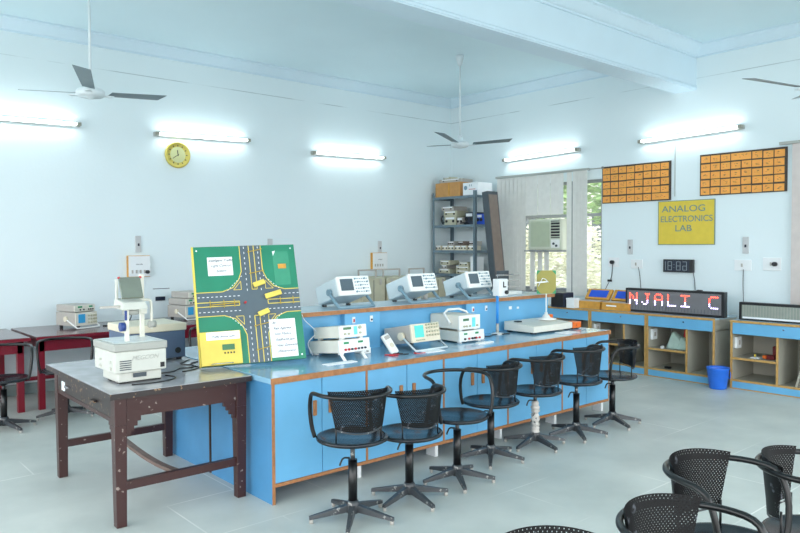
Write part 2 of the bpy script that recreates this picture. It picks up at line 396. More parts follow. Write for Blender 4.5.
# ------------------------------------------------------------------ tube lights
def tube_light(label, p, q):
    p, q = Vector(p), Vector(q); d = q-p; L = d.length
    rz = math.atan2(d.y, d.x); ry = -math.asin(d.z/L)
    t = thing('tube_light', label, 'light', p, rz, group='fluorescent tubes on the walls'); t.rotation_euler = (0, ry, rz)
    # local: x along the tube, +y towards the wall
    bx('batten', (0, .03, -.026), (L, .081, .024), M_TUBEFIX, t, .004)
    MB().cyl((.05, 0, 0), (L-.05, 0, 0), .014, n=12).build('tube', M_TUBE, t, label='glowing glass tube')
    for x in (0, L-.05): bx('end_cap', (x, -.018, -.02), (x+.05, .04, .02), M_CAP, t, .004)
    return t
tube_light('glowing tube light at the far left of the left wall, by the left fan', (-7.4, -.08, 3.0), (-6.07, -.08, 3.03))
tube_light('glowing tube light directly above the yellow wall clock', (-5.2, -.08, 3.015), (-3.9, -.08, 3.05))
tube_light('glowing tube light on the left wall nearest the room corner', (-2.88, -.08, 2.975), (-1.53, -.08, 3.0))
tube_light('glowing tube light on the right wall above the window blind', (-.08, -1.22, 2.965), (-.08, -2.62, 3.0))
tube_light('glowing tube light on the right wall under the end of the ceiling beam', (-.08, -3.57, 2.995), (-.08, -4.92, 3.03))

# ------------------------------------------------------------------ ceiling fans
def fan(label, x, y, a0):
    t = thing('ceiling_fan', label, 'fan', (x, y, 2.94), 0, group='three blade ceiling fans')
    MB().cyl((0,0,.10), (0,0,CH-2.94), .011, n=12).build('down_rod', M_FANW, t)
    MB().lathe([(0,1.16),(.055,1.158),(.05,1.12),(.035,1.06),(.02,1.03),(0,1.03)], 20).build('ceiling_cup', M_FANW, t)
    MB().lathe([(0,-.045),(.03,-.043),(.035,-.03),(.10,-.025),(.118,-.005),(.118,.02),(.10,.038),(.05,.05),(.035,.075),(.028,.12),(0,.125)], 28).build('motor', M_FANW, t)
    for k in range(3):
        a = a0+k*2*PI/3; m = MB(); m.M = Matrix.Rotation(a, 4, 'Z') @ Matrix.Rotation(R(-11), 4, 'X')
        m.hexa([(.17,-.05,.018),(.68,-.066,.066),(.66,.066,.066),(.17,.05,.018)], [(.17,-.05,.022),(.68,-.066,.070),(.66,.066,.070),(.17,.05,.022)])
        bl = m.build('blade', M_FANB, t)
        m = MB(); m.M = Matrix.Rotation(a, 4, 'Z'); m.box((.09, -.022, -.006), (.2, .022, .004)); m.build('blade_bracket', M_FANW, bl)
    return t
fan('ceiling fan at the upper left, hanging over the maroon desks', -6.66, -2.27, R(6))
fan('ceiling fan in front of the room corner, left of the window', -1.97, -2.12, R(-39))
fan('ceiling fan at the right edge, only one blade tip in view', -2.02, -6.38, R(150))

# ------------------------------------------------------------------ left wall fittings
t = thing('wall_clock', 'round yellow wall clock under a tube light on the left wall', 'clock', (-4.9, 0, 2.78))
m = MB(); m.M = Matrix.Rotation(R(90), 4, 'X')
m.lathe([(0,.005),(.155,.005),(.165,.02),(.162,.045),(.145,.05),(.138,.035),(0,.035)], 36); m.build('case', M_CLOCK, t)
m = MB(); m.M = Matrix.Rotation(R(90), 4, 'X'); m.cyl((0,0,.03), (0,0,.037), .10, n=32); m.build('dial', M_CLOCKF, t)
m = MB()
for h in range(12):
    a = h*PI/6; m.M = Matrix.Rotation(a, 4, 'Y'); m.box((-.005, -.0385, .105), (.005, -.036, .125))
m.build('hour_marks', M_INK, t)
for nm, ang, L, wd in (('hour_hand', R(-8), .06, .009), ('minute_hand', R(-125), .085, .006)):
    m = MB(); m.M = Matrix.Rotation(ang, 4, 'Y'); m.box((-wd/2, -.043, -.015), (wd/2, -.039, L)); m.build(nm, M_DARK, t)
def switch_strip(label, x, z, wall='L', h=.2, wd=.07):
    loc = (x, 0, z) if wall == 'L' else (0, x, z)
    t = thing('switch_plate', label, 'switch', loc, 0 if wall == 'L' else R(-90), group='narrow switch plates high on the walls')
    bx('plate', (-wd/2, -.02, -h/2), (wd/2, 0, h/2), mat('old_switch_plate', (196, 198, 200), .5), t, .003)
    bx('switch', (-.008, -.026, -.025), (.012, -.02, .008), M_INK, t)
    return t
switch_strip('narrow white switch plate above the left wooden-sided switchboard', -5.41, 1.66)
switch_strip('narrow white switch plate just above the green traffic board', -3.57, 1.63)
switch_strip('narrow white switch plate above the switchboard behind the left oscilloscope', -1.60, 1.60)
switch_strip('narrow white switch plate left of the yellow lab sign', -3.42, 1.60, 'R')
switch_strip('narrow white switch plate right of the yellow lab sign', -4.95, 1.62, 'R')
def switchboard(label, x0, x1, z0, z1, plug):
    t = thing('switchboard', label, 'switchboard', ((x0+x1)/2, 0, z0), 0, group='wooden backed switchboards')
    w = (x1-x0)/2; h = z1-z0
    bx('back_box', (-w, -.05, 0), (w, 0, h), M_KWOOD, t, .003)
    bx('front_plate', (-w+.006, -.058, .006), (w-.002, -.05, h-.006), M_WHITE, t, .002, 'white front plate')
    for i in range(4):
        xx = -w+.05+i*.05
        bx('switch', (xx-.012, -.066, .045), (xx+.008, -.057, .085), M_INSTG, t)
    if plug: MB().cyl((w-.045, -.10, .06), (w-.045, -.055, .06), .022).build('plug', M_DARK, t, label='round dark plug in the socket')
    text('lettering', 'ooooo', .03, M_INK, t, (0, -.0585, h*.6))
    return t
switchboard('white switchboard with a round dark plug, behind the overhead projector', -5.55, -5.28, 1.26, 1.52, True)
switchboard('white wood-sided switchboard high behind the beige cases', -1.78, -1.48, 1.26, 1.52, False)
t = thing('socket_plate', 'small dark socket on the wall right of the overhead projector', 'socket', (-5.14, 0, .98))
bx('plate', (-.06, -.018, -.025), (.06, 0, .025), M_NAVY, t, .003); bx('trunking_line', (-.09, -.008, .12), (.12, 0, .128), M_WIRE, t)

# ------------------------------------------------------------------ maroon desks along the left wall
def desk(label, x0, x1):
    t = thing('desk', label, 'desk', (x0, -.03, 0), group='maroon desks along the left wall'); W = x1-x0; D = 1.02; H = .745
    m = MB().box((0, -D, H-.03), (W, 0, H)); m.build('desk_top', M_REDTOP, t, .004)
    bx('apron', (.05, -D+.10, H-.16), (W-.05, -D+.125, H-.03), M_RED, t); bx('edge_strip', (0, -D-.006, H-.034), (W, -D, H-.004), M_RED, t)
    bx('side_rail', (.06, -D+.1, H-.13), (.085, -.06, H-.03), M_RED, t); bx('side_rail', (W-.085, -D+.1, H-.13), (W-.06, -.06, H-.03), M_RED, t)
    for x in (.04, W-.10):
        for y in (-D+.10, -.10): bx('leg', (x, y, 0), (x+.06, y+.06, H-.03), M_RED, t, .003)
    bx('stretcher', (.06, -.08, .16), (W-.06, -.055, .20), M_RED, t)
    return t
desk('maroon desk cut off by the left edge of the photo', -8.35, -6.87)
desk('maroon desk holding the left stacked oscilloscope', -6.82, -5.42)
desk('maroon desk holding the oscilloscope half hidden by the green board', -5.38, -3.98)
desk('maroon desk under the wall behind the bench, mostly hidden', -3.9, -2.6)
desk('maroon desk in the corner carrying the beige cases', -2.55, -.70)

def tube_path_handle(w, h, d): return smooth([(-w,0,0),(-w,-d,h),(w,-d,h),(w,0,0)], 2)
def knobs(m, xs, zs, r, y, d=.012, rnd=None):
    for x in xs:
        for z in zs: m.cyl((x, y-d, z), (x, y, z), r, n=10)
def desk_scope(label, x, y, z, rz):
    t = thing('oscilloscope', label, 'oscilloscope', (x, y, z), rz, group='old oscilloscopes on the maroon desks')
    bx('case', (-.16, -.16, .03), (.16, .20, .17), M_INSTG, t, .006)
    bx('front_panel', (-.158, -.172, .032), (.158, -.158, .168), M_INST, t, .003, 'cream front panel')
    bx('screen', (-.12, -.176, .06), (-.02, -.171, .15), M_CRTB, t, .002, 'light blue screen')
    m = MB(); knobs(m, (.03, .07, .11, .14), (.06, .095, .13), .011, -.172); build_each(m, 'knob', M_OLDCREAM, t)
    m = MB(); m.tube(smooth([(-.172,.0,.10),(-.172,-.2,.02),(-.165,-.21,.01),(.165,-.21,.01),(.172,-.2,.02),(.172,0,.10)], 1), .008); h = m.build('handle', M_INSTW, t)
    MB().cyl((-.185,0,.1), (-.16,0,.1), .028).build('pivot', M_CREAM, h); MB().cyl((.16,0,.1), (.185,0,.1), .028).build('pivot', M_CREAM, h)
    m = MB(); m.box((-.14,.13,0), (-.11,.16,.03)).box((.11,.13,0), (.14,.16,.03)); build_each(m, 'rear_foot', M_DARK, t)
    return t
def desk_generator(label, x, y, z, rz):
    t = thing('signal_generator', label, 'generator', (x, y, z), rz, group='signal generators on top of old oscilloscopes')
    bx('case', (-.15, -.16, .004), (.15, .19, .074), M_INSTG, t, .005)
    bx('front_panel', (-.148, -.17, .006), (.148, -.158, .072), M_INST, t, .003, 'cream front panel')
    bx('display', (-.10,-.174,.045), (-.04,-.169,.062), M_PCBG, t, label='green display'); bx('display', (.06,-.174,.045), (.11,-.169,.062), M_PCBG, t, label='green display')
    m = MB(); 
    for xx in (-.07, -.02, .05, .08, .11): m.cyl((xx, -.185, .025), (xx, -.168, .025), .008, n=8)
    build_each(m, 'knob', M_DARK, t)
    return t
sc = [desk_scope('old grey oscilloscope with a bright blue screen on the left maroon desk', -6.26, -.46, .745, R(20)),
desk_generator('cream signal generator lying on the left blue-screen oscilloscope', -6.27, -.46, .925, R(18)),
desk_scope('old oscilloscope with blue screen beside the green board', -4.99, -.42, .745, R(16)),
desk_generator('cream signal generator on the oscilloscope beside the green board', -4.99, -.42, .925, R(16)),
desk_generator('thin cream signal generator topmost of the stack beside the green board', -4.95, -.41, 1.004, R(16))]
for o in sc: o.scale = (.84, .88, 1.05)

# beige cases with grey handles on the corner desks
def beige_case(label, x, y, w, d, h, handle):
    t = thing('equipment_case', label, 'case', (x, y, .745), 0, group='beige equipment cases behind the bench')
    bx('case', (-w/2, -d/2, 0), (w/2, d/2, h), M_OLDCREAM, t, .006)
    m = MB(); m.box((-w/2-.002, -d/2-.004, h*.05), (w/2+.002, -d/2, h*.08)).box((-.004, -d/2-.004, .03), (.004, -d/2, h-.03)); m.build('seam', M_DKGREY, t)
    if handle:
        m = MB(); m.bar((-w*.38, -.1, h), (-w*.38, -.1, h+.12), .022).bar((w*.38, -.1, h), (w*.38, -.1, h+.12), .022).bar((-w*.4, -.1, h+.11), (w*.4, -.1, h+.11), .022); m.build('handle', M_INSTG, t, .004, label='grey carrying handle')
    for xx in (-w*.3, w*.3): bx('latch', (xx-.015, -d/2-.012, h-.10), (xx+.015, -d/2, h-.02), M_INSTG, t)
    return t
beige_case('beige case with grey handle, leftmost behind the bench shelf', -2.28, -.45, .42, .5, .42, True)
beige_case('beige case with grey handle between the first two shelf oscilloscopes', -1.82, -.45, .42, .5, .42, True)
beige_case('beige case with handle behind the middle shelf oscilloscope', -1.36, -.5, .40, .5, .42, True)
beige_case('beige case standing left of the grey rack, no handle', -.92, -.42, .34, .4, .38, False)

# ------------------------------------------------------------------ storage rack in the corner
t = thing('storage_rack', 'grey slotted steel rack loaded with instruments in the room corner', 'rack', (0, 0, 0))
RX0, RX1, RY0, RY1 = -.52, -.06, -1.04, -.08
SH = [.35, .74, 1.17, 1.55, 1.96, 2.42]
m0 = None
for (x, sx) in ((RX0, 1), (RX1, -1)):
    for (y, sy) in ((RY0, 1), (RY1, -1)):
        m = MB(); m.box((x, y, 0), (x+sx*.045, y+sy*.004, 2.49)).box((x, y, 0), (x+sx*.004, y+sy*.045, 2.49)); m.build('post', M_RACK, t)
for z in SH:
    m = MB().box((RX0+.004, RY0+.004, z-.004), (RX1-.004, RY1-.004, z)); m.box((RX0+.002, RY0+.004, z-.04), (RX0+.008, RY1-.004, z)); m.box((RX0+.004, RY0+.003, z-.04), (RX1-.004, RY0+.008, z)); m.box((RX0+.004, RY1-.008, z-.04), (RX1-.004, RY1-.003, z)); m.build('shelf', M_RACK, t)
def small_unit(name, label, cat, c, s, m=M_OLDCREAM, rz=0, face=True, group=None, knob=2):
    t = thing(name, label, cat, c, rz-R(90), group=group); w, d, h = s       # faces -X (into the room)
    bx('case', (-w/2, -d/2, 0), (w/2, d/2, h), m, t, min(.006, h*.1))
    if face:
        mm = MB()
        for k in range(knob): mm.cyl((-w*.3+k*w*.6/max(1, knob-1), -d/2-.012, h*.45), (-w*.3+k*w*.6/max(1, knob-1), -d/2, h*.45), h*.16, n=10)
        build_each(mm, 'knob', M_DARK, t); bx('scale_plate', (-w*.38, -d/2-.003, h*.66), (w*.38, -d/2, h*.9), M_PAPER if m is not M_WHITE else M_INK, t)
    return t
# top of the rack
t = thing('cardboard_box', 'brown cardboard box on the left top of the rack', 'box', (-.29, -.42, 2.42))
bx('carton', (-.20, -.26, 0), (.20, .30, .23), M_CARD, t, .004); bx('tape', (-.205, -.03, .02), (-.2, .0, .228), M_KWOOD, t)
small_unit('instrument', 'flat pale instrument lying on the brown cardboard box', 'instrument', (-.29, -.40, 2.652), (.46, .3, .06), M_INSTG, R(6))
small_unit('instrument', 'small dark-topped meter on the flat pale instrument above the cardboard box', 'instrument', (-.30, -.28, 2.713), (.2, .16, .04), M_OLDCREAM, R(-12), knob=1)
t = thing('printed_box', 'white printed box on the rack top right of the cardboard box', 'box', (-.30, -.86, 2.42))
bx('carton', (-.17, -.19, 0), (.17, .13, .2), M_PAPER, t, .003)
m = MB().cyl((-.173, .07, .12), (-.169, .07, .12), .035, n=16); m.box((-.173, -.02, .14), (-.169, -.01, .17)).box((-.173, -.06, .14), (-.169, -.05, .17)); m.build('printed_marks', M_SCOPEH, t)
bx('red_print', (-.173, -.14, .09), (-.169, 0, .098), M_REDP, t, label='thin red printed line')
# shelves
small_unit('instrument', 'beige meter at the bottom of the stack on the second shelf from the rack top', 'instrument', (-.30, -.42, 1.96), (.26, .3, .14))
small_unit('instrument', 'beige meter in the middle of the stack on the second shelf from the rack top', 'instrument', (-.30, -.41, 2.101), (.28, .3, .09), M_OLDCREAM, R(5))
small_unit('instrument', 'beige meter topping the stack on the second shelf from the rack top', 'instrument', (-.31, -.38, 2.192), (.30, .3, .07), M_INSTG, R(-4))
small_unit('instrument', 'grey instrument behind the wires on the second shelf from the rack top', 'instrument', (-.30, -.62, 1.96), (.12, .26, .12), M_INSTG)
small_unit('instrument', 'navy box at the right of the second shelf from the rack top', 'instrument', (-.25, -.78, 1.96), (.18, .26, .20), M_NAVY)
small_unit('instrument', 'blue box against the right post on the second rack shelf from the top', 'instrument', (-.22, -.95, 1.96), (.12, .2, .17), M_BLUEKIT)
def coil(name, label, c, r, n, m=M_DARK, seed=1, cat='cable', tr=.006):
    rn = random.Random(seed); mm = MB(); pts = []
    for i in range(n*14+1):
        a = i*2*PI/14; rr = r*(.8+.2*math.sin(i*.37+seed)); pts.append((rr*math.cos(a), rr*math.sin(a)*.9, tr+.012*abs(math.sin(i*.23))+i*.0004))
    mm.tube(pts, tr, n=6); return tag(mm.build(name, m, loc=c), label, cat)
o = coil('cable', 'bundle of dark cable at the left end of the upper rack shelf', (-.40, -.2, 2.05), .08, 5, M_DKGREY, 3); o.rotation_euler = (0, R(80), 0)
o = coil('cable', 'dark cable loop lying right of the meter stack on the upper rack shelf', (-.42, -.70, 1.962), .07, 3, M_DARK, 5)
for i in range(6):
    small_unit('trainer_module', ('small cream module with knobs on the middle rack shelf, %s' % ('at its left end', 'second from the left', 'third from the left', 'fourth from the left', 'fifth from the left', 'at its right end')[i]), 'module', (-.38, -.17-i*.145, 1.55), (.125, .18, .075), M_CREAM, R((-3, 4, 0, 5, -4, 2)[i]), group='small cream modules in a row on the rack')
for i in range(3):
    small_unit('trainer_module', ('small module piled on the cream module row, %s' % ('left of the three', 'middle of the three', 'right of the three')[i]), 'module', (-.36, (-.42, -.66, -.9)[i], 1.626), (.14, .16, .07), (M_INSTG, M_TAUPE, M_INSTG)[i], R((6, -8, 4)[i]), group='modules piled on the cream row', knob=3)
for i, (y, z, h, wd, lb) in enumerate([(-.30, 1.17, .075, .26, 'cream instrument at the bottom left of the rack shelf above the oscilloscopes'), (-.30, 1.246, .06, .12, 'small grey meter between two cream instruments on the lower rack shelf'), (-.32, 1.307, .075, .22, 'cream instrument topping the left pile on the lower rack shelf'), (-.72, 1.17, .06, .30, 'cream instrument at the bottom of the right pile on the lower rack shelf'), (-.72, 1.231, .06, .30, 'cream instrument in the middle of the right pile on the lower rack shelf'), (-.74, 1.292, .07, .20, 'cream instrument topping the right pile on the lower rack shelf')]):
    small_unit('instrument', lb, 'instrument', (-.36, y, z), (wd, .22, h), (M_OLDCREAM, M_INSTG)[i == 1])
tag(bx('file_box', (-.50, -1.02, 1.172), (-.30, -.92, 1.45), M_WHITE, bev=.004), 'white upright file box beside the right post of the rack', 'box')
t = thing('display_panel', 'tall dark framed brown panel standing on end beside the rack', 'panel', (-.62, -1.68, 0)); t.rotation_euler = (R(-7), 0, 0)
bx('frame', (0, 0, .0), (.24, .11, 2.47), M_DKGREY, t, .004)
bx('face', (.025, -.005, .05), (.215, 0, 2.42), M_TAUPE, t, .002, 'brown display face')

# ------------------------------------------------------------------ window blinds, air conditioner
def slat(name, m, y, w, z0, z1, parent, x=-.07, tilt=0.25):
    mm = MB(); n = 5; pts = []
    dy = w*math.cos(tilt)/2; dx = w*math.sin(tilt)/2
    mm.hexa([(x-dx, y-dy, z0), (x-dx+.002, y-dy, z0), (x+dx+.002, y+dy, z0), (x+dx, y+dy, z0)], [(x-dx, y-dy, z1), (x-dx+.002, y-dy, z1), (x+dx+.002, y+dy, z1), (x+dx, y+dy, z1)])
    return mm.build(name, m, parent)
t = thing('vertical_blind', 'grey vertical blind hanging over the window around the air conditioner', 'blind', (0, 0, 0))
bx('headrail', (-.09, -2.80, 2.685), (-.05, -1.08, 2.715), M_TUBEFIX, t)
for i in range(7): slat('slat', M_BLIND, -1.14-i*.082, .10, .93, 2.68, t, tilt=.16)
for i in range(3): slat('slat', M_BLIND, -1.785-i*.235, .235, 2.08, 2.68, t, tilt=.03)
slat('slat', M_BLIND, -2.47, .09, .93, 2.68, t, tilt=.1)
for i in range(4): slat('slat', M_BLIND, -2.575-i*.058, .085, .90, 2.69, t, x=-.08, tilt=.22)
t = thing('curtain_strip', 'pale blind strips hanging below the air conditioner', 'curtain', (0, 0, 0))
for y, wd in ((-1.77, .11), (-1.92, .11), (-2.04, .11)): slat('strip', M_BLIND, y, wd, .93, 1.535, t, x=-.03)
t = thing('curtain_rod', 'thin wall rod running on from the blind toward the orange charts', 'rod', (0, 0, 0))
MB().cyl((-.03, -2.80, 2.705), (-.03, -3.02, 2.70), .008).build('rod', M_TUBEFIX, t); bx('bracket', (-.03, -3.0, 2.69), (0, -2.98, 2.72), M_DARK, t)
t = thing('vertical_blind', 'beige vertical blind cut off by the right edge of the photo', 'blind', (0, 0, 0))
bx('headrail', (-.11, -7.3, 2.76), (-.06, -5.35, 2.79), M_TUBEFIX, t)
for i in range(20): slat('slat', M_BLINDB, -5.53-i*.088, .10, .82, 2.76, t, x=-.085, tilt=.12)
t = thing('air_conditioner', 'cream window air conditioner set into the window between blind slats', 'air conditioner', (-.12, -2.085, 1.56), R(-90))
W, H = .30, .455
bx('body', (-W, 0, 0), (W, .5, H), M_AC, t, .006)
bx('front_panel', (-W+.005, -.03, .005), (W-.005, 0, H-.005), M_AC, t, .008)
m = MB(); m.box((-W+.05, -.034, .045), (W-.20, -.03, H-.04))
m.build('grille', M_ACG, t, label='greenish front grille')
m = MB()
for i in range(22): m.box((-W+.06, -.038, .055+i*.0175), (W-.21, -.034, .062+i*.0175))
m.build('grille_ribs', M_ACG, t)
bx('vent_recess', (W-.175, -.033, .17), (W-.02, -.0295, H-.03), M_DARK, t, label='dark air outlet')
m = MB()
for i in range(6): m.box((W-.175, -.045, .185+i*.043), (W-.02, -.032, .197+i*.043))
m.build('vent_louvres', M_AC, t)
bx('control_panel', (W-.17, -.036, .03), (W-.02, -.03, .15), M_INSTW, t)
m = MB().cyl((W-.12, -.05, .09), (W-.12, -.036, .09), .018).cyl((W-.07, -.05, .06), (W-.07, -.036, .06), .018); build_each(m, 'knob', M_DKGREY, t)
tag(bx('ledge', (-.16, -2.42, 1.53), (.04, -1.72, 1.555), M_FRAME, bev=.003), 'thin grey ledge carrying the air conditioner', 'ledge')

# ------------------------------------------------------------------ right wall signs
def chart(label, yl, yr, zt, zb, wide):
    W = abs(yr-yl); H = zt-zb
    t = thing('notice_board', label, 'board', (-.002, yl, zb), R(-90), group='dark boards covered in orange notes')
    bx('backing', (0, -.015, 0), (W, 0, H), M_BROWN, t)
    rn = random.Random(int(W*1000)); cw = (W-.03)/8; ch = (H-.02)/5
    mk = MB()
    for r in range(5):
        c = 0
        while c < 8:
            span = 2 if (r, c) == wide else 1
            x = .017+c*cw+rn.uniform(-.003, .003); z = .014+r*ch+rn.uniform(-.004, .004)
            bx('note', (x-.002, -.018, z-.001), (x+cw*span-.014, -.0155, z+ch-.017), M_ORNOTE, t)
            for _ in range(5*span):
                a = x+.02+rn.random()*(cw*span-.08); b = z+.02+rn.random()*(ch-.055); mk.box((a, -.0188, b), (a+rn.uniform(.008, .025), -.018, b+.003))
            c += span
    mk.build('handwriting', M_INK, t)
    return t
chart('dark board with five rows of orange notes, right beside the window', -2.985, -4.0, 2.715, 2.205, (0, 6))
chart('dark board of orange notes high on the wall near the right edge', -4.385, -5.405, 2.745, 2.235, (4, 3))
t = thing('lab_sign', 'yellow wall sign reading ANALOG ELECTRONICS LAB', 'sign', (0, -3.83, 1.63), R(-90))
bx('board', (0, -.012, 0), (.745, 0, .56), M_YELLOW, t)
m = MB().box((-.004, -.015, -.004), (.749, -.002, .004)).box((-.004, -.015, .556), (.749, -.002, .564)).box((-.004, -.015, 0), (.004, -.002, .56)).box((.741, -.015, 0), (.749, -.002, .56)); m.build('border', M_SILVERTXT, t)
text('lettering', 'ANALOG', .115, M_SILVERTXT, t, (.34, -.0135, .455), sx=1.22, bold=.001)
text('lettering', 'ELECTRONICS', .108, M_SILVERTXT, t, (.375, -.0135, .325), sx=1.0, bold=.001)
text('lettering', 'LAB', .115, M_SILVERTXT, t, (.34, -.0135, .205), sx=1.15, bold=.001)
t = thing('digital_clock', 'small black digital clock with dim unlit digits below the yellow sign', 'clock', (-.02, -3.92, 1.275), R(-90))
bx('case', (0, -.03, 0), (.40, .02, .165), M_DARK, t, .004); bx('display', (.02, -.033, .015), (.35, -.03, .15), M_NAVY, t)
def seg7(m, x, z, w, h, on, y=-.036, s=.006):
    S7 = {'a': ((0,h),(w,h)), 'b': ((w,h),(w,h/2)), 'c': ((w,h/2),(w,0)), 'd': ((0,0),(w,0)), 'e': ((0,0),(0,h/2)), 'f': ((0,h/2),(0,h)), 'g': ((0,h/2),(w,h/2))}
    for k in on:
        (a, b), (c, d) = S7[k]; m.box((x+min(a,c)-s/2, y, z+min(b,d)-s/2), (x+max(a,c)+s/2, y+.004, z+max(b,d)+s/2))
m = MB(); seg7(m, .035, .03, .0, .105, 'bc'); seg7(m, .07, .03, .05, .105, 'abcdefg'); seg7(m, .185, .03, .05, .105, 'abcdefg'); seg7(m, .27, .03, .05, .105, 'abcdeg')
m.box((.148, -.036, .055), (.155, -.032, .062)).box((.148, -.036, .095), (.155, -.032, .102)); m.build('digits', M_SEG, t)
def wall_socket(label, y, z, w, h, ball=None, cord=None):
    t = thing('wall_socket', label, 'socket', (0, y, z), R(-90), group='white sockets on the right wall')
    bx('plate', (-w/2, -.015, -h/2), (w/2, 0, h/2), M_WHITE, t, .003)
    m = MB().box((-.02, -.022, -.02), (.0, -.014, .02)); m.build('switch', M_INSTG, t)
    if ball is not None: MB().cyl((ball, -.06, 0), (ball, -.014, 0), .026).build('plug', M_DARK, t, label='dark plug')
    return t
wall_socket('white socket with black plug near the window edge', -3.17, 1.39, .16, .13, -.01)
wall_socket('wide faint white socket box left of the digital clock', -3.52, 1.37, .17, .12)
wall_socket('faint white socket box right of the digital clock', -4.92, 1.38, .20, .13)
wall_socket('white socket with round black plug near the right edge', -5.25, 1.40, .20, .15, .04)
def cable(label, pts, r=.005, m=M_WIRE, name='cable', it=2): return tag(MB().tube(smooth(pts, it), r, n=6).build(name, m), label, 'cable')
cable('dark power cord dropping from the window-side socket to the kits', [(-.02,-3.16,1.37),(-.01,-3.14,1.2),(-.02,-3.12,1.14),(-.04,-3.05,1.0),(-.05,-2.98,.83)])
tag(bx('cord_switch', (-.06, -3.16, 1.12), (-.035, -3.10, 1.15), M_DARK, bev=.004), 'tiny black switch hanging in the cord below the window-side socket', 'switch')
cable('cord running from the wide white socket down behind the LED sign', [(-.02,-3.55,1.33),(-.008,-3.57,1.2),(-.008,-3.6,.79)])
cable('cord from the digital clock down behind the LED sign', [(-.02,-4.31,1.28),(-.008,-4.33,1.15),(-.008,-4.34,.79)])
cable('cord dropping from the right socket box between the two LED signs', [(-.02,-4.93,1.33),(-.03,-4.93,1.15),(-.05,-4.95,.95),(-.08,-4.95,.82)])
cable('thin conduit running down the wall from the tube light between the boards', [(-.006,-4.05,2.95),(-.006,-4.05,2.6),(-.006,-4.05,2.25)], .005, M_TUBEFIX)

# ------------------------------------------------------------------ right wall cabinets
def side_cabinet(label, y0, y1, div, shelf, z=.775, socket=True):
    W = abs(y1-y0); t = thing('side_cabinet', label, 'cabinet', (-.6, y0, 0), R(-90), group='blue fronted open cabinets on the right wall')
    D = .575; e = .022
    m = MB().box((0, .008, .08), (.018, D, z-.02)).box((W-.018, .008, .08), (W, D, z-.02)).box((0, .008, .08), (W, D, .10)).box((.018, D-.012, .1), (W-.018, D, z-.02))
    m.box((0, .02, .62), (W, D-.02, .63)); m.box((div-.009, .008, .10), (div+.009, D-.02, .62))
    m.build('carcass', M_BEIGE, t)
    bx('counter', (-.004, -.004, z-.02), (W+.004, D, z), M_SHELFTOP, t)
    sh = [b for b in ([0.018, div] if shelf == 'L' else [div, W-.018])]
    bx('shelf', (sh[0], .012, .335), (sh[1], D-.03, .352), M_BEIGE, t)
    m = MB().box((-.006, -.012, z-.024), (W+.006, -.004, z+.001)).box((-.002, -.004, 0), (e-.002, .008, z-.02)).box((W-e+.002, -.004, 0), (W+.002, .008, z-.02)).box((div-e/2, -.002, .1), (div+e/2, .008, .62)).box((0, -.002, .085), (W, .008, .108)).box((sh[0], .0, .332), (sh[1], .012, .356)).box((0, -.002, 0), (W, .008, .012))
    m.build('wood_edging', M_WOODY, t, label='yellowish wood edging')
    d = bx('drawer', (e, -.004, .622), (W-e, .012, z-.026), M_BLUE, t, .002, 'blue drawer front')
    bx('lock', (W*.55, -.008, .70), (W*.55+.02, -.004, .715), M_CHROME, d)
    bx('plinth', (e, 0, .012), (W-e, .012, .085), M_BLUE, t, .001, 'blue plinth')
    if socket:
        s = bx('socket_box', (.02, .05, .45), (.05, .17, .58), M_WHITE, t, .004, 'white socket box inside'); bx('switch', (.05, .09, .49), (.054, .13, .54), M_INSTG, s)
    return t
side_cabinet('blue fronted cabinet behind the bench end, under the navy box', -2.37, -3.18, .3, 'L')
side_cabinet('blue fronted cabinet under the two wooden trainer kits', -3.19, -4.0, .50, 'L')
side_cabinet('blue fronted cabinet under the glowing LED sign, with a bag inside', -4.01, -4.86, .515, 'L')
side_cabinet('blue fronted cabinet right of the bucket, at the photo edge', -5.045, -6.05, .50, 'L')
t = thing('bag', 'crumpled white and red bag on the shelf of the cabinet under the LED sign', 'bag', (-.42, -4.32, .352), R(-90))
m = MB(); m.M = Matrix.Scale(1.25, 4, (0,0,1)); m.hexa([(-.12,-.08,0),(.15,-.08,0),(.14,.08,0),(-.11,.08,0)], [(-.06,-.03,.17),(.02,-.03,.13),(.03,.05,.13),(-.05,.05,.17)]); m.hexa([(.02,-.09,0),(.16,-.08,0),(.16,.06,0),(.02,.06,0)], [(.06,-.04,.13),(.13,-.03,.09),(.13,.03,.09),(.06,.03,.13)])
m.build('body', mat('bag_cloth', (176, 200, 190), .6, var=.08), t, .02)
m = MB(); m.M = Matrix.Scale(1.35, 4, (0,0,1)); m.hexa([(.04,.02,.02),(.17,.02,.02),(.17,.12,.02),(.04,.12,.02)], [(.06,.05,.2),(.14,.05,.19),(.14,.1,.19),(.06,.1,.2)]); m.build('red_flap', M_REDP, t, .015, 'dark red part')
tag(bx('paper_cup', (-.56, -4.17, .353), (-.52, -4.20, .385), M_WHITE, bev=.004), 'small white thing left of the bag on the shelf', 'cup')
tag(bx('adapter', (-.5, -4.19, .102), (-.45, -4.26, .13), M_DARK, bev=.005), 'small black adapter on the cabinet floor below the bag', 'adapter')
t = thing('tool', 'small dark red gadget on the shelf of the rightmost cabinet', 'gadget', (-.45, -5.42, .352))
m = MB().box((-.03,-.05,0), (.05,.05,.05)).box((-.01,-.06,.05), (.04,-.02,.15)); m.build('body', mat('dark_red_plastic', (110, 20, 24), .4), t, .008)
MB().cyl((-.05,.06,.03), (-.05,.03,.03), .02).build('dial', M_ORANGE, t)
tag(bx('paper_strip', (-.5, -5.22, .353), (-.42, -5.32, .362), M_PAPER), 'flat white paper scrap on the shelf of the rightmost cabinet', 'paper')
tag(MB().cyl((-.42,-5.24,.362), (-.42,-5.24,.39), .012).build('pin', M_YELLOW), 'tiny yellow peg on the paper scrap in the rightmost cabinet', 'peg')
t = thing('spare_board', 'grey loose board leaning inside the rightmost cabinet', 'board', (-.35, -5.72, .105)); t.rotation_euler = (R(14), 0, 0)
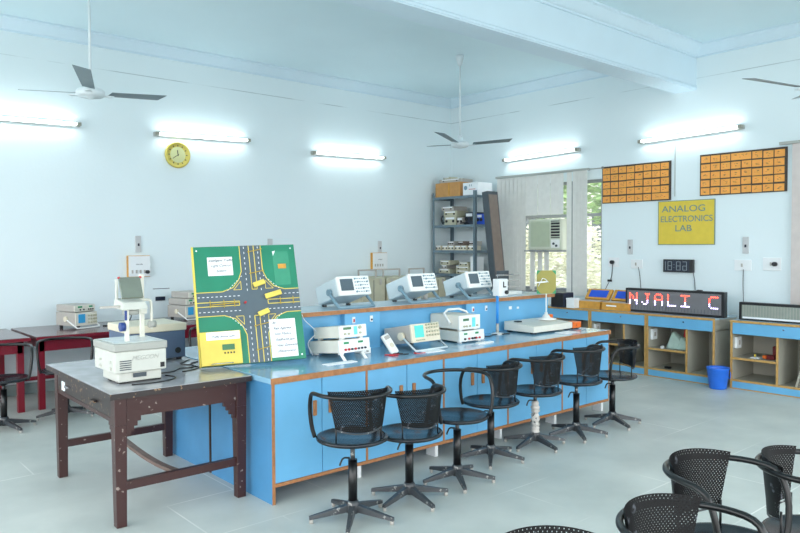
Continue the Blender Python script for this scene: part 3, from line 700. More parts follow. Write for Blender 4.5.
bx('board', (-.2, -.01, 0), (.2, .01, .5), M_BEIGE, t)

# blue bucket
t = thing('bucket', 'blue plastic bucket on the floor between the right cabinets', 'bucket', (-.72, -4.96, 0))
MB().lathe([(0,0),(.085,0),(.092,.01),(.118,.22),(.124,.225),(.124,.24),(.116,.24),(.112,.22),(.088,.02),(0,.02)], 32).build('body', M_BUCKET, t)
MB().tube(smooth([(-.03,-.126,.2),(-.035,-.13,.15),(.0,-.13,.12),(.03,-.13,.15),(.03,-.126,.2)], 2), .004, n=6).build('handle', M_BUCKET, t)

# navy box + white box + trainer kits on the counter
ZC = .776
t = thing('speaker_box', 'navy box speaker standing on the cabinet past the bench end', 'speaker', (-.64, -2.73, ZC+.001), R(-90))
bx('cabinet', (-.12, -.04, 0), (.10, .18, .20), M_NAVY, t, .008); bx('grille', (-.105, -.045, .02), (.085, -.04, .18), M_DARK, t)
t = thing('white_box', 'small white box on the counter edge beside the navy speaker', 'box', (-.66, -2.91, ZC+.001), R(-90)); bx('carton', (-.06, -.0, 0), (.07, .12, .13), M_WHITE, t, .004); bx('lid', (-.063, -.003, .115), (.073, .123, .133), M_PAPER, t, .002)
def trainer_kit(label, y0, y1, lbl):
    t = thing('trainer_kit', label, 'kit', (-.55, y0, ZC), R(-90), group='wooden trainer kits with lids propped open'); W = abs(y1-y0)
    bx('base', (0, 0, 0), (W, .24, .10), M_KWOOD, t, .003); bx('base_panel', (.012, .012, .10), (W-.012, .23, .104), M_INSTG, t)
    l = MB(); l.M = Matrix.Translation((0, .24, .10)) @ Matrix.Rotation(R(-40), 4, 'X'); l.box((0, -.03, 0), (W, 0, .17)); lo = l.build('lid', M_KWOOD, t, .003)
    l = MB(); l.M = Matrix.Translation((0, .24, .10)) @ Matrix.Rotation(R(-40), 4, 'X'); l.box((.05, -.033, .03), (W-.05, -.03, .145)); l.build('panel', M_BLUEKIT, lo, label='bright blue panel')
    if lbl: bx('paper_label', (.07, -.002, .05), (.22, 0, .068), M_PAPER, t)
    return t
trainer_kit('wooden kit with open lid and blue panel, left of the pair', -2.92, -3.30, False)
trainer_kit('wooden kit with open lid and blue panel, touching the LED sign', -3.33, -3.72, True)

# LED signs
t = thing('led_sign', 'black framed LED sign showing glowing red letters on the cabinets', 'sign', (-.47, -3.645, ZC+.001), R(-90))
W, H = 1.275, .30
bx('case', (0, -.02, 0), (W, .06, H), M_DARK, t, .005); m = MB().box((.03, -.024, .028), (W-.035, -.02, H-.028)).mat(1)
for i in range(29): m.box((.06+i*.041, -.0255, .035), (.064+i*.041, -.0235, .085))
m.build('face', [M_LEDFACE, M_DKGREY], t, label='dark grey LED matrix')
F = {'N': ['10001','11001','10101','10101','10011','10001','10001'], 'J': ['00111','00010','00010','00010','00010','10010','01100'], 'A': ['01110','10001','10001','11111','10001','10001','10001'], 'L': ['10000','10000','10000','10000','10000','10000','11111'], 'I': ['11111','00100','00100','00100','00100','00100','11111'], 'C': ['01111','10000','10000','10000','10000','10000','01111']}
dp = .0235; d = .0066
for k, ch in enumerate('NJALI C'):
    if ch == ' ': continue
    x0 = .07+k*.172; mr, mw = MB(), MB()
    for r, row in enumerate(F[ch]):
        for c, v in enumerate(row):
            if v == '1':
                x = x0+c*dp; z = H-.065-r*.0215
                (mr if r < 4 else mw).cyl((x, -.029, z), (x, -.024, z), d, n=8)
    lo = mr.build('led_letter', M_LEDR, t, label='glowing red letter '+ch); mw.build('lower_half', M_LEDW, lo, label='white violet lower half of the letter')
bx('hanger', (.93, 0, H), (.99, .04, H+.012), M_DARK, t)
t = thing('led_sign', 'unlit LED sign with grey-green face at the right edge', 'sign', (-.47, -5.085, ZC+.001), R(-90))
W, H = 1.5, .20
bx('case', (0, -.02, 0), (W, .06, H), M_DARK, t, .005); m = MB().box((.035, -.024, .018), (W-.035, -.02, H-.03)).mat(1)
for i in range(46): m.box((.05+i*.031, -.0255, .04), (.053+i*.031, -.0235, H-.035))
m.build('face', [M_LEDOFF, M_BEIGE], t, label='grey-green unlit face')
bx('paper_strip', (.045, -.03, .018), (W-.05, -.024, .038), M_PAPER, t, label='white strip along the bottom')

# ------------------------------------------------------------------ main blue bench
BX0, BX1, BF, BB, HB = -6.39, -2.63, -4.77, -3.07, .80
UW = (BX1-BX0)/5
names = ['blue bench cabinet at the near end, behind the first stool', 'blue bench cabinet behind the second and third stools', 'middle blue bench cabinet behind the fourth stool', 'blue bench cabinet behind the fifth and sixth stools', 'blue bench cabinet at the far end, by the seventh stool']
for k in range(5):
    t = thing('bench_cabinet', names[k], 'cabinet', (BX0+k*UW, BF, 0), group='blue cabinets under the bench worktop')
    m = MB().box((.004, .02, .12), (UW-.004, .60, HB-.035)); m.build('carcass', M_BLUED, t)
    m = MB(); e = .018
    m.box((0, -.002, .108), (UW, .02, .13)); m.box((0, -.002, .13), (e/2, .02, HB-.035)); m.box((UW-e/2, -.002, .13), (UW, .02, HB-.035))
    m.build('wood_edging', M_WOOD, t, label='brown wood edging')
    for s in (0, 1):
        a, b = ((e/2, UW/2-.003), (UW/2+.003, UW-e/2))[s]
        d = bx('door', (a, 0, .132), (b, .018, HB-.038), M_BLUE, t, .0015)
        hx = UW/2+(-.075, .05)[s]
        bx('handle', (hx, -.016, .52 if 1 else 0), (hx+.025, 0, .62), M_WOOD, d, .003, 'small wooden grip')
    if k == 0:
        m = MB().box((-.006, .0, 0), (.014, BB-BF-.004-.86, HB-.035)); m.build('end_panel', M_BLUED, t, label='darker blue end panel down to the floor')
        m = MB().box((-.007, -.003, 0), (.015, .0, HB-.035)); m.build('end_edging', M_WOOD, t)
    bx('foot', (UW-.035, .06, 0), (UW-.005, .16, .12), M_WHITE, t, label='pale foot'); bx('foot', (UW-.03, .45, 0), (UW-.005, .51, .12), M_WHITE, t, label='pale foot')
t = thing('bench_cabinet', 'far row of blue bench cabinets, only its end seen beside the table', 'cabinet', (BX0, -3.90, 0), group='blue cabinets under the bench worktop')
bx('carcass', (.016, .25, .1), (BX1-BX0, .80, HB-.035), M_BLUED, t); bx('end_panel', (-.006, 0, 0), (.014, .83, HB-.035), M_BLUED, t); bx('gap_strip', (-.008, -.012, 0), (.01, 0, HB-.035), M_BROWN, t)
t = thing('worktop', 'glossy pale blue worktop of the long bench in front of its shelf', 'worktop', (BX0, BF, HB))
bx('slab', (-.012, 0, -.035), (BX1-BX0+.012, .88, 0), M_BLUETOP, t, .002)
bx('wood_edging', (-.012, -.014, -.036), (BX1-BX0+.012, 0, .001), M_WOOD, t, label='brown wood edging')
t = thing('worktop', 'pale blue worktop on the far side of the bench, behind the green board', 'worktop', (BX0, BF, HB))
bx('slab', (-.012, .885, -.035), (BX1-BX0+.012, BB-BF, 0), M_BLUETOP, t, .002)
# raised shelf along the middle of the bench
SX0, SX1, SF, SB, SZ = -5.98, -2.70, -4.15, -3.68, 1.13
t = thing('bench_shelf', 'blue raised shelf running along the bench, carrying three oscilloscopes', 'shelf', (SX0, SF, HB))
bx('riser', (.02, .06, 0), (SX1-SX0, SB-SF-.05, SZ-HB-.03), M_BLUE, t)
bx('shelf_top', (0, 0, SZ-HB-.03), (SX1-SX0+.02, SB-SF, SZ-HB), M_SHELFTOP, t, .002, 'pale shelf top')
bx('wood_edging', (0, -.012, SZ-HB-.034), (SX1-SX0+.02, 0, SZ-HB-.002), M_WOOD, t, label='brown wood edging')
for x in (.62, 2.0):
    o = bx('socket_housing', (x, .004, 0), (x+.36, .06, SZ-HB-.035), M_BLUE, t)
    for dx, red in ((.07, True), (.25, False)):
        p = bx('socket_plate', (x+dx, -.004, .215), (x+dx+.028, .004, .265), M_WHITE, o, .002, 'white socket plate')
    bx('rocker', (x+.078, -.008, .225), (x+.091, -.003, .25), M_REDP, o, label='red rocker switch'); bx('rocker', (x+.258, -.008, .225), (x+.271, -.003, .24), M_NAVY, o)
m = MB().box((2.66, .055, .2), (2.70, .06, .23)).box((2.78, .055, .2), (2.81, .06, .22)); m.build('socket_strip', M_WHITE, t)

# ------------------------------------------------------------------ instruments on bench and shelf
def tds(label, x, y, rz=0):
    """digital scope, body tilted up on its handle. x,y = left end of the handle bar on the shelf"""
    t = thing('digital_oscilloscope', label, 'oscilloscope', (x, y, SZ), rz, group='white digital oscilloscopes on the bench shelf')
    T = Matrix.Translation((0, .28, .008)) @ Matrix.Rotation(R(-18), 4, 'X')     # pivot at rear bottom
    def mb():
        m = MB(); m.M = T; return m
    W, D, H = .315, .30, .152
    m = mb(); m.box((0, -D, 0), (W, 0, H)); m.build('case', M_SCOPE, t, .012)
    m = mb(); m.box((-.004, -D-.03, -.004), (W+.004, -D, H+.004)); m.build('front_bezel', M_INSTW, t, .010, 'white front')
    m = mb(); m.box((.02, -D-.034, .035), (.145, -D-.029, H-.02)); m.build('screen', M_SCREEN, t, .002, 'grey screen')
    m = mb(); rn = random.Random(2)
    for i in range(6):
        for j in range(5):
            xx = .170+i*.024; zz = .022+j*.027
            if (i+j) % 4 == 0: m.cyl((xx, -D-.040, zz), (xx, -D-.029, zz), .0075, n=8)
            else: m.box((xx-.006, -D-.035, zz-.003), (xx+.006, -D-.029, zz+.003))
    build_each(m, 'button', M_SCOPEH, t)
    m = MB(); m.tube(smooth([(-.02, .10, .125), (-.02, -.04, .012), (-.01, -.055, .012), (W+.01, -.055, .012), (W+.02, -.04, .012), (W+.02, .10, .125)], 1), .013, n=8); h = m.build('handle', M_SCOPEH, t, label='blue-grey carrying handle')
    for s in (-.026, W+.004): MB().cyl((s, .10, .125), (s+.022, .10, .125), .027).build('pivot', M_SCOPEH, h)
    m = MB().box((.02, .225, 0), (.05, .25, .014)).box((W-.05, .225, 0), (W-.02, .25, .014)); build_each(m, 'rear_foot', M_DARK, t)
    return t
tds('white digital oscilloscope on the shelf just right of the green board', -5.37, -4.07)
tds('white digital oscilloscope in the middle of the shelf row', -4.61, -4.07)
tds('white digital oscilloscope nearest the window on the shelf', -3.89, -4.07)

def bench_psu(label, x, y, W, D, H, z=HB, tilt=0, knob=True, mcase=M_INST, legs=False, dsp=None):
    t = thing('power_supply', label, 'power supply', (x, y, z), group='cream bench power supplies and generators')
    T = Matrix.Translation((0, D, 0)) @ Matrix.Rotation(R(-tilt), 4, 'X') @ Matrix.Translation((0, -D, .0))
    def mb():
        m = MB(); m.M = T; return m
    zl = .014
    m = mb(); m.box((0, .012, zl), (W, D, H)); m.build('case', mcase, t, .004)
    m = mb(); m.box((-.003, 0, zl-.002), (W+.003, .014, H+.002)); m.build('front_panel', M_INSTW, t, .003, 'white front panel')
    m = mb(); m.box((.02, .02, 0), (.05, .05, zl)).box((W-.05, .02, 0), (W-.02, .05, zl)).box((.02, D-.05, 0), (.05, D-.02, zl)).box((W-.05, D-.05, 0), (W-.02, D-.02, zl)); build_each(m, 'foot', M_INSTW, t)
    return t, mb
# stack 1 (right of the green board)
TL = 6.5
t, mb = bench_psu('cream dual power supply on flip-down feet, bottom of the stack by the green board', -5.68, -4.52, .275, .39, .105, tilt=TL)
for xx in (.04, .17): m = mb(); m.box((xx,-.003,.075), (xx+.045,.001,.09)); m.build('display', M_PCBG, t, label='green display')
m = mb(); knobs(m, (.05, .08, .14), (.035,), .009, 0); build_each(m, 'red_terminal', M_REDP, t)
m = mb(); knobs(m, (.11, .17, .2, .23), (.035,), .008, 0); build_each(m, 'blue_terminal', M_NAVY, t)
for xx in (.03, .22):
    m = MB(); m.bar((xx, .03, .045), (xx-.0, -.02, .002), .026, .008); m.build('flip_foot', M_INSTW, t, .002, 'white flip-down foot')
t, mb = bench_psu('cream function generator on top of the stack by the green board', -5.66, -4.50, .24, .34, .098, z=.912, tilt=TL)
m = mb(); m.box((.03,-.003,.07), (.10,.001,.088)); m.build('display', M_GREYLCD, t, label='dark green display')
m = mb(); m.box((.125,-.003,.03), (.155,.001,.09)); m.build('keypad', M_TEAL, t, label='turquoise keypad')
m = mb(); knobs(m, (.04, .075, .18), (.04,), .008, 0); knobs(m, (.18,), (.08,), .012, 0); build_each(m, 'knob', M_OLDCREAM, t)
# analogue scope
t = thing('oscilloscope', 'analogue oscilloscope with glowing cyan screen tilted up on the bench', 'oscilloscope', (-4.98, -4.53, HB))
T = Matrix.Translation((0, .34, .012)) @ Matrix.Rotation(R(-10), 4, 'X') @ Matrix.Translation((0, -.34, 0))
def mb2():
    m = MB(); m.M = T; return m
m = mb2(); m.box((0, .015, 0), (.30, .34, .14)); m.build('case', M_INSTG, t, .006, 'grey case')
m = mb2(); m.box((-.004, 0, -.003), (.304, .02, .143)); m.build('front_panel', M_CREAM, t, .005, 'cream front panel')
m = mb2(); m.box((.03, -.004, .035), (.125, 0, .13)); m.build('screen', M_CRT, t, .002, 'cyan screen')
m = mb2(); knobs(m, (.16, .19, .22, .25, .28), (.045, .075, .105, .13), .009, 0); knobs(m, (.04, .06, .08, .1, .12), (.015,), .005, 0); build_each(m, 'knob', M_OLDCREAM, t)
m = MB(); m.tube([(-.02, .12, .11), (-.02, -.05, .012), (.32, -.05, .012), (.32, .12, .11)], .009, n=8); h = m.build('handle', M_SCOPE, t)
for s in (-.035, .308): MB().cyl((s, .12, .11), (s+.025, .12, .11), .032).build('pivot', M_CREAM, h)
m = MB().box((.02,.31,0), (.05,.34,.015)).box((.25,.31,0), (.28,.34,.015)); build_each(m, 'rear_foot', M_DARK, t)
# stack 2
t, mb = bench_psu('cream power supply at the bottom of the stack beside the blue pole', -4.39, -4.46, .30, .36, .10)
for xx in (.05, .19): m = mb(); m.box((xx,-.003,.07), (xx+.04,.001,.085)); m.build('display', M_PCBG, t, label='green display')
m = mb(); knobs(m, (.06, .15, .18), (.035,), .009, 0); build_each(m, 'terminal', M_DARK, t); m = mb(); knobs(m, (.11, .2, .24), (.035,), .009, 0); build_each(m, 'red_terminal', M_REDP, t)
t, mb = bench_psu('cream function generator with raised white handle, top of the stack beside the pole', -4.39, -4.46, .25, .36, .13, z=.903)
m = mb(); m.box((.04,-.003,.085), (.11,.001,.105)); m.build('display', M_GREYLCD, t, label='dark green display')
m = mb(); m.box((.15,-.003,.03), (.19,.001,.11)); m.build('keypad', M_TEAL, t, label='turquoise keypad')
m = mb(); knobs(m, (.05, .08, .12, .21), (.04,), .009, 0); build_each(m, 'knob', M_OLDCREAM, t)
m = MB(); m.tube(smooth([(-.012, .10, .06), (-.012, .20, .17), (.262, .20, .17), (.262, .10, .06)], 1), .010, n=8); m.build('handle', M_INSTW, t, label='raised white handle')
def conn(label, x, y, z):
    t = thing('connector_module', label, 'module', (x, y, z), group='small white plug modules beside the instruments')
    bx('block', (0, 0, .05), (.09, .10, .085), M_INSTW, t, .004); bx('block', (.015, 0, .0), (.10, .10, .045), M_INSTW, t, .004)
    m = MB(); knobs(m, (.03, .06), (.02, .067), .006, 0, .02); build_each(m, 'plug', M_INSTG, t)
conn('small white plug blocks right of the stack by the green board', -5.37, -4.36, HB+.001)
conn('small white plug blocks right of the stack beside the blue pole', -4.07, -4.36, HB+.001)

# multimeter and probe leads
t = thing('multimeter', 'white handheld multimeter propped against the grey oscilloscope side', 'multimeter', (-5.13, -4.50, HB+.004)); t.rotation_euler = (R(-32), R(-12), R(12))
bx('body', (-.04, 0, 0), (.04, .025, .17), M_INSTW, t, .008); bx('display', (-.028, -.003, .125), (.028, 0, .155), M_INSTG, t, .001, 'grey display')
MB().cyl((0, -.006, .07), (0, 0, .07), .02).build('dial', M_CREAM, t)
def wig(cx, cy, r, n, seed):
    rn = random.Random(seed); return [(cx+r*rn.uniform(-1,1), cy+r*.7*rn.uniform(-1,1), HB+.004+.003*rn.random()) for _ in range(n)]
cable('tangled red probe leads on the worktop by the multimeter', wig(-5.20, -4.58, .09, 9, 3), .0035, M_REDP)
cable('tangled black probe leads on the worktop by the multimeter', wig(-5.17, -4.55, .09, 8, 9), .0035, M_DARK)
cable('red lead curling in front of the analogue oscilloscope', wig(-5.02, -4.62, .06, 6, 12), .0035, M_REDP)
cable('thin white cable hanging from the shelf edge to the stacked instruments', [(-5.77,-4.165,1.12),(-5.76,-4.17,1.08),(-5.70,-4.2,1.02),(-5.68,-4.22,.99)], .003, M_WHITE)
cable('pale cable looping behind the lower power supply by the green board', [(-5.70,-4.2,.81),(-5.74,-4.18,.9),(-5.71,-4.2,.94),(-5.68,-4.2,.96)], .0035, M_WHITE)
cable('black cable lying between the pole stack and the flat trainer', [(-3.95,-4.3,.806),(-3.85,-4.33,.806),(-3.75,-4.25,.806),(-3.62,-4.32,.806),(-3.55,-4.3,.806)], .005, M_DARK)
tag(bx('paper_slip', (-5.86, -4.62, HB+.001), (-5.60, -4.55, HB+.005), M_PAPER), 'white paper slips on the worktop in front of the power supplies', 'paper')
tag(bx('paper_slip', (-4.95, -4.66, HB+.001), (-4.76, -4.58, HB+.006), M_PAPER), 'white paper slip in front of the analogue oscilloscope', 'paper')
tag(bx('paper_slip', (-3.20, -4.68, HB+.001), (-2.98, -4.55, HB+.004), M_PAPER), 'loose paper sheet in front of the flat white trainer', 'paper')
tag(bx('note_strip', (-4.30, -4.60, HB+.001), (-4.12, -4.56, HB+.012), M_INSTW), 'thin white strip in front of the stack beside the pole', 'strip')
# pole with white head
t = thing('antenna_pole', 'blue and white pole with a white motor head rising from the bench', 'pole', (-3.66, -4.24, HB))
MB().cyl((0,0,0), (0,0,.10), .014).build('lower_tube', M_INSTG, t); MB().cyl((0,0,.10), (0,0,.36), .013).build('upper_tube', M_POLEB, t, label='bright blue tube')
MB().lathe([(0,0),(.06,0),(.06,.008),(.02,.014),(0,.014)]).build('foot', M_INSTW, t)
h = bx('motor_head', (-.01, -.03, .355), (.115, .05, .515), M_WHITE, t, .006, 'white motor head')
m = MB().box((.045,-.034,.435), (.056,-.03,.49)).box((.045,-.034,.435), (.085,-.03,.446)); m.build('logo', M_DARK, h)
MB().cyl((.085,-.05,.39), (.085,-.03,.39), .018).build('knob', M_DARK, h)
m = MB(); m.tube([(0,0,.515),(0,0,.55),(.3,.06,.55)], .004, n=6); m.build('rod', M_CHROME, t)
t = thing('dipole_tray', 'grey metal three-rod antenna unit on the far end of the shelf', 'antenna', (-3.22, -3.92, SZ))
bx('base', (-.10, -.06, 0), (.24, .08, .035), M_INSTW, t, .006); 
m = MB(); m.hexa([(-.12,-.05,.03),(.0,-.05,.03),(.0,.05,.03),(-.12,.05,.03)], [(-.08,-.04,.10),(-.03,-.04,.10),(-.03,.04,.10),(-.08,.04,.10)]); m.build('cover', M_WHITE, t, .01)
bx('back_plate', (.0, .05, .035), (.16, .08, .24), M_DKGREY, t)
for z in (.07, .13, .19): bx('rod', (-.04, .025, z), (.30, .05, z+.014), M_INSTG, t)
# flat trainer
t = thing('flat_trainer', 'large flat white trainer box on the worktop under the olive circuit board', 'trainer', (-3.46, -4.51, HB))
m = MB(); m.hexa([(0,0,.016),(.60,0,.016),(.60,.36,.016),(0,.36,.016)], [(0,0,.075),(.60,0,.075),(.60,.36,.10),(0,.36,.10)]); m.build('case', M_INST, t, .005)
m = MB().box((.02,.02,0), (.06,.06,.02)).box((.54,.02,0), (.58,.06,.02)).box((.02,.3,0), (.06,.34,.02)).box((.54,.3,0), (.58,.34,.02)); build_each(m, 'foot', M_DARK, t)
m = MB().box((.06,.24,.092), (.12,.29,.104)); m.build('switch', M_DARK, t)
t = thing('antenna_board', 'square olive and green circuit antenna on a thin white mast', 'antenna', (-2.99, -4.29, HB+.095))
m = MB(); m.lathe([(0,0),(.10,0),(.10,.008),(.04,.02),(.03,.045),(.016,.05),(.016,.07),(0,.07)], 20); m.build('foot', M_INSTW, t)
MB().cyl((0,0,.06), (0,0,.27), .006).build('mast', M_INSTW, t)
T = Matrix.Rotation(R(-38), 4, 'Z')
m = MB(); m.M = T; m.box((-.095, -.006, .255), (.095, 0, .485)); pb = m.build('board', M_PCBG, t, label='green board corners')
m = MB(); m.M = T; m.prism([(-.095,.30),(-.055,.255),(.055,.255),(.095,.30),(.095,.44),(.055,.485),(-.055,.485),(-.095,.44)], -.009, -.006); m.build('octagon', M_OLIVE, pb, label='olive octagon')
m = MB(); m.M = T; m.bar((-.13,-.05,.365), (0,-.03,.375), .012); m.tube([(-.09,-.04,.33),(-.05,-.05,.41),(-.02,-.04,.40),(.01,-.04,.37)], .004, n=6); m.build('yagi', M_WHITE, t, label='small white yagi rod')
t = thing('power_module', 'orange power module at the far right end of the worktop', 'module', (-2.83, -4.50, HB))
bx('case', (0, 0, .01), (.13, .10, .07), M_ORANGE, t, .006); MB().cyl((.13, .05, .04), (.16, .05, .04), .02).build('knob', M_ORANGE, t); text('lettering', 'C', .03, M_DARK, t, (.05, -.001, .04)); bx('foot', (.02, .02, 0), (.11, .08, .01), M_DARK, t)
tag(bx('orange_block', (-2.86, -4.235, HB+.001), (-2.80, -4.18, HB+.13), M_ORANGE, bev=.008), 'small orange block behind the flat white trainer', 'block')
# small items behind shelf scopes
t = thing('jar', 'small orange-lidded jar between two digital oscilloscopes on the shelf', 'jar', (-4.18, -3.80, SZ)); MB().lathe([(0,0),(.03,0),(.032,.05),(.022,.06),(0,.06)]).build('body', M_INSTG, t); MB().lathe([(0,.06),(.03,.06),(.03,.085),(0,.09)]).build('lid', M_YELLOW, t)

# ------------------------------------------------------------------ big brown table
TX0, TX1, TY0, TY1, TZ = -7.305, -6.423, -4.55, -3.19, .797
t = thing('table', 'worn dark brown wooden table with grey top at the near end of the bench', 'table', (TX0, TY0, 0), R(-.8)); W, D = TX1-TX0, TY1-TY0
bx('tabletop', (0, 0, TZ-.034), (W, D, TZ), [M_TTOP], t, .004, 'shiny worn grey tabletop')
m = MB(); m.box((-.004, -.004, TZ-.036), (W+.004, 0, TZ-.003)).box((-.004, 0, TZ-.036), (0, D, TZ-.003)).box((W, 0, TZ-.036), (W+.004, D, TZ-.003)); m.build('edge_band', M_TEDGE, t, label='chipped dark edge')
LX, LY, lw = .035, .045, .07
bx('apron', (LX+.01, LY+.008, TZ-.16), (W-.03, LY+.03, TZ-.034), M_TABLE, t); bx('apron', (LX+.01, D-.12, TZ-.16), (W-.03, D-.10, TZ-.034), M_TABLE, t)
bx('apron', (W-.06, LY+.03, TZ-.16), (W-.04, D-.08, TZ-.034), M_TABLE, t)
bx('rail', (LX+.006, LY+.03, TZ-.19), (LX+.03, D-.08, TZ-.165), M_TABLE, t); bx('rail', (LX+.006, LY+.03, TZ-.055), (LX+.03, D-.08, TZ-.034), M_TABLE, t)
for k, y in enumerate((LY+lw+.005, (LY+D-.12)/2+lw/2)):
    d = bx('drawer', (LX+.004, y, TZ-.163), (LX+.028, y+.56, TZ-.057), M_TEDGE, t, .003)
    yy = y+.28; bx('handle', (LX-.02, yy-.035, TZ-.115), (LX+.004, yy+.035, TZ-.10), M_TEDGE if k == 0 else M_CHROME, d, .003)
bx('paper_tag', (LX+.0, 1.05, TZ-.15), (LX+.004, 1.12, TZ-.09), M_PAPER, t, label='white tag')
for i, (x, y) in enumerate(((LX, LY), (W-lw-.01, LY), (LX, D-lw-.06), (W-lw-.01, D-lw-.06))):
    m = MB(); s = .006
    m.hexa([(x+s, y+s, 0), (x+lw-s, y+s, 0), (x+lw-s, y+lw-s, 0), (x+s, y+lw-s, 0)], [(x, y, TZ-.20), (x+lw, y, TZ-.20), (x+lw, y+lw, TZ-.20), (x, y+lw, TZ-.20)]); m.box((x, y, TZ-.20), (x+lw, y+lw, TZ-.034)); m.build('leg', M_TABLE, t, .003)
for x, sgn in ((LX+lw, 1), (W-lw-.01, -1)):
    m = MB()
    for k in range(4): m.box((x, LY+.012, TZ-.16-.028*(k+1)), (x+sgn*(.085-.02*k), LY+.032, TZ-.16-.028*k))
    m.build('corner_bracket', M_TABLE, t)
m = MB()
for y, sgn in ((LY+lw, 1),):
    for k in range(4): m.box((LX+.01, y, TZ-.19-.024*(k+1)), (LX+.03, y+sgn*(.07-.017*k), TZ-.19-.024*k))
m.build('corner_bracket', M_TABLE, t)
bx('stretcher', (LX+lw-.02, LY+.02, .21), (W-lw+.0, LY+.055, .26), M_TABLE, t); bx('stretcher', (LX+lw-.02, D-.115, .21), (W-lw, D-.085, .26), M_TABLE, t)
m = MB(); a = []
for i in range(9): u = i/8; a.append((W*.52+.02*math.sin(PI*u), LY+.05+u*(D-.20), .225-.05*math.sin(PI*u)))
for p, q in zip(a, a[1:]): m.bar(p, q, .045, .022)
m.build('centre_stretcher', mat('bare_worn_wood', (112, 92, 84), .5, var=.15, scale=20), t, label='bowed bare centre stretcher')

# overhead projector
t = thing('overhead_projector', 'white overhead projector with raised mirror head on the brown table', 'projector', (-7.205, -4.33, TZ))
bx('plinth', (.03, .03, .01), (.30, .30, .07), M_OHP, t, .008); m = MB().box((.04,.04,0), (.08,.08,.012)).box((.26,.04,0), (.30,.08,.012)).box((.04,.2,0), (.08,.24,.012)).box((.26,.2,0), (.3,.24,.012)); build_each(m, 'foot', M_DARK, t)
bx('body', (0, 0, .07), (.32, .36, .20), M_OHP, t, .008); bx('stage_frame', (-.006, -.006, .20), (.326, .366, .248), M_OHPG, t, .008, 'grey stage frame')
bx('glass_stage', (.02, .02, .248), (.30, .34, .251), mat('stage_glass', (206, 216, 216), .05), t)
m = MB()
for i in range(5): m.box((.03, -.003, .088+i*.013), (.10, 0, .094+i*.013))
m.build('vents', M_DKGREY, t); bx('switch', (.28, -.005, .085), (.305, 0, .115), M_DARK, t)
m = MB()
for z in (.09, .13): m.box((-.012, .05, z), (0, .07, z+.015)).box((-.012, .23, z), (0, .25, z+.015))
build_each(m, 'hinge', M_OHP, t); text('lettering', 'MEGCON', .038, mat('pencil', (176, 178, 172), .6), t, (.185, -.0015, .155), shear=.3)
bx('lens_slot', (.12, .02, .035), (.2, .03, .06), M_DKGREY, t)
PX, PY = .27, .26
post = bx('post', (PX-.015, PY-.012, .235), (PX+.012, PY+.012, .655), M_INST, t, .003)
m = MB(); m.tube(smooth([(PX-.02,PY-.02,.49),(PX+.04,PY-.03,.49),(PX+.05,PY-.03,.47),(PX+.05,PY-.03,.30)], 2), .009, n=8); m.build('curved_arm', M_INST, t)
MB().cyl((PX+.03,PY-.03,.33), (PX+.075,PY-.03,.33), .022).build('focus_knob', M_OHPG, t)
bx('carriage', (PX-.022, PY-.03, .40), (PX+.022, PY+.02, .46), M_INST, t, .004)
# head: lens housing and open mirror
m = MB(); m.hexa([(.07,.06,.445),(.235,.06,.445),(.245,.25,.445),(.08,.25,.445)], [(.085,.08,.49),(.225,.08,.49),(.225,.23,.51),(.085,.23,.51)]); hd = m.build('lens_head', M_OHP, t, .006)
m = MB(); m.cyl((.155,.15,.41), (.155,.15,.446), .05, n=24); m.build('lens', M_OHPG, hd)
m = MB(); m.hexa([(.085,.09,.52),(.215,.09,.52),(.215,.105,.51),(.085,.105,.51)], [(.11,.22,.64),(.245,.22,.64),(.245,.23,.63),(.11,.23,.63)]); m.build('mirror', mat('mirror_face', (150, 156, 142), .2, .5), hd, label='raised mirror plate')
bx('mirror_bracket', (.085, .19, .50), (.095, .22, .63), M_OHP, hd)
m = MB().bar((-.04,.12,.465), (.08,.12,.465), .014); m.build('side_pin', M_INSTG, hd)
bx('focus_column', (.10, .09, .245), (.125, .11, .446), M_INST, t, .003)
MB().cyl((.07,.10,.34), (.10,.10,.34), .028).build('blue_knob', mat('deep_blue_plastic', (34, 62, 128), .35), t, label='round deep blue knob')
bx('blue_strip', (.095, .085, .38), (.11, .09, .44), MATS['deep_blue_plastic'], t)
m = MB(); knobs(m, (.11, .245), (.637,), .008, .225, .01); build_each(m, 'red_tip', M_REDP, t)

# blue-grey box behind the projector
t = thing('equipment_box', 'blue-grey box with cream lid behind the overhead projector', 'box', (-6.86, -3.62, TZ))
bx('body', (0, 0, .015), (.42, .40, .215), M_GREYB, t, .008); bx('lid', (-.008, -.008, .215), (.428, .408, .27), M_CREAM, t, .008, 'cream lid')
for x, y in ((.04,.03), (.38,.03), (.04,.36), (.38,.36)): MB().cyl((x,y,0), (x,y,.018), .02).build('foot', M_DARK, t)
MB().cyl((.36, -.006, .07), (.36, 0, .07), .022).build('cable_outlet', M_DARK, t)
cable('black cable loops on the table between projector and green board', [(-6.86,-4.1,.80),(-6.75,-4.12,.80),(-6.66,-4.0,.80),(-6.58,-4.05,.80),(-6.52,-3.95,.80),(-6.6,-3.85,.80),(-6.50,-3.75,.80),(-6.45,-3.7,.80)], .005, M_DARK)
cable('second black cable on the table beside the green board', [(-6.7,-4.15,.80),(-6.6,-4.12,.80),(-6.53,-4.06,.80),(-6.55,-3.9,.80),(-6.44,-3.82,.80)], .005, M_DARK)
cable('dark cables curling on the desk behind the projector', [(-6.0,-.5,.75),(-5.9,-.6,.75),(-5.8,-.5,.75),(-5.75,-.4,.75),(-5.7,-.5,.78),(-5.6,-.3,.86),(-5.5,-.05,1.0),(-5.4,-.03,1.3)], .006, M_DARK)
cable('black mains lead coiled on the table in front of the projector', [(-7.12,-4.37,.80),(-7.0,-4.40,.80),(-6.88,-4.38,.80),(-6.80,-4.3,.80),(-6.84,-4.2,.80)], .005, M_DARK)

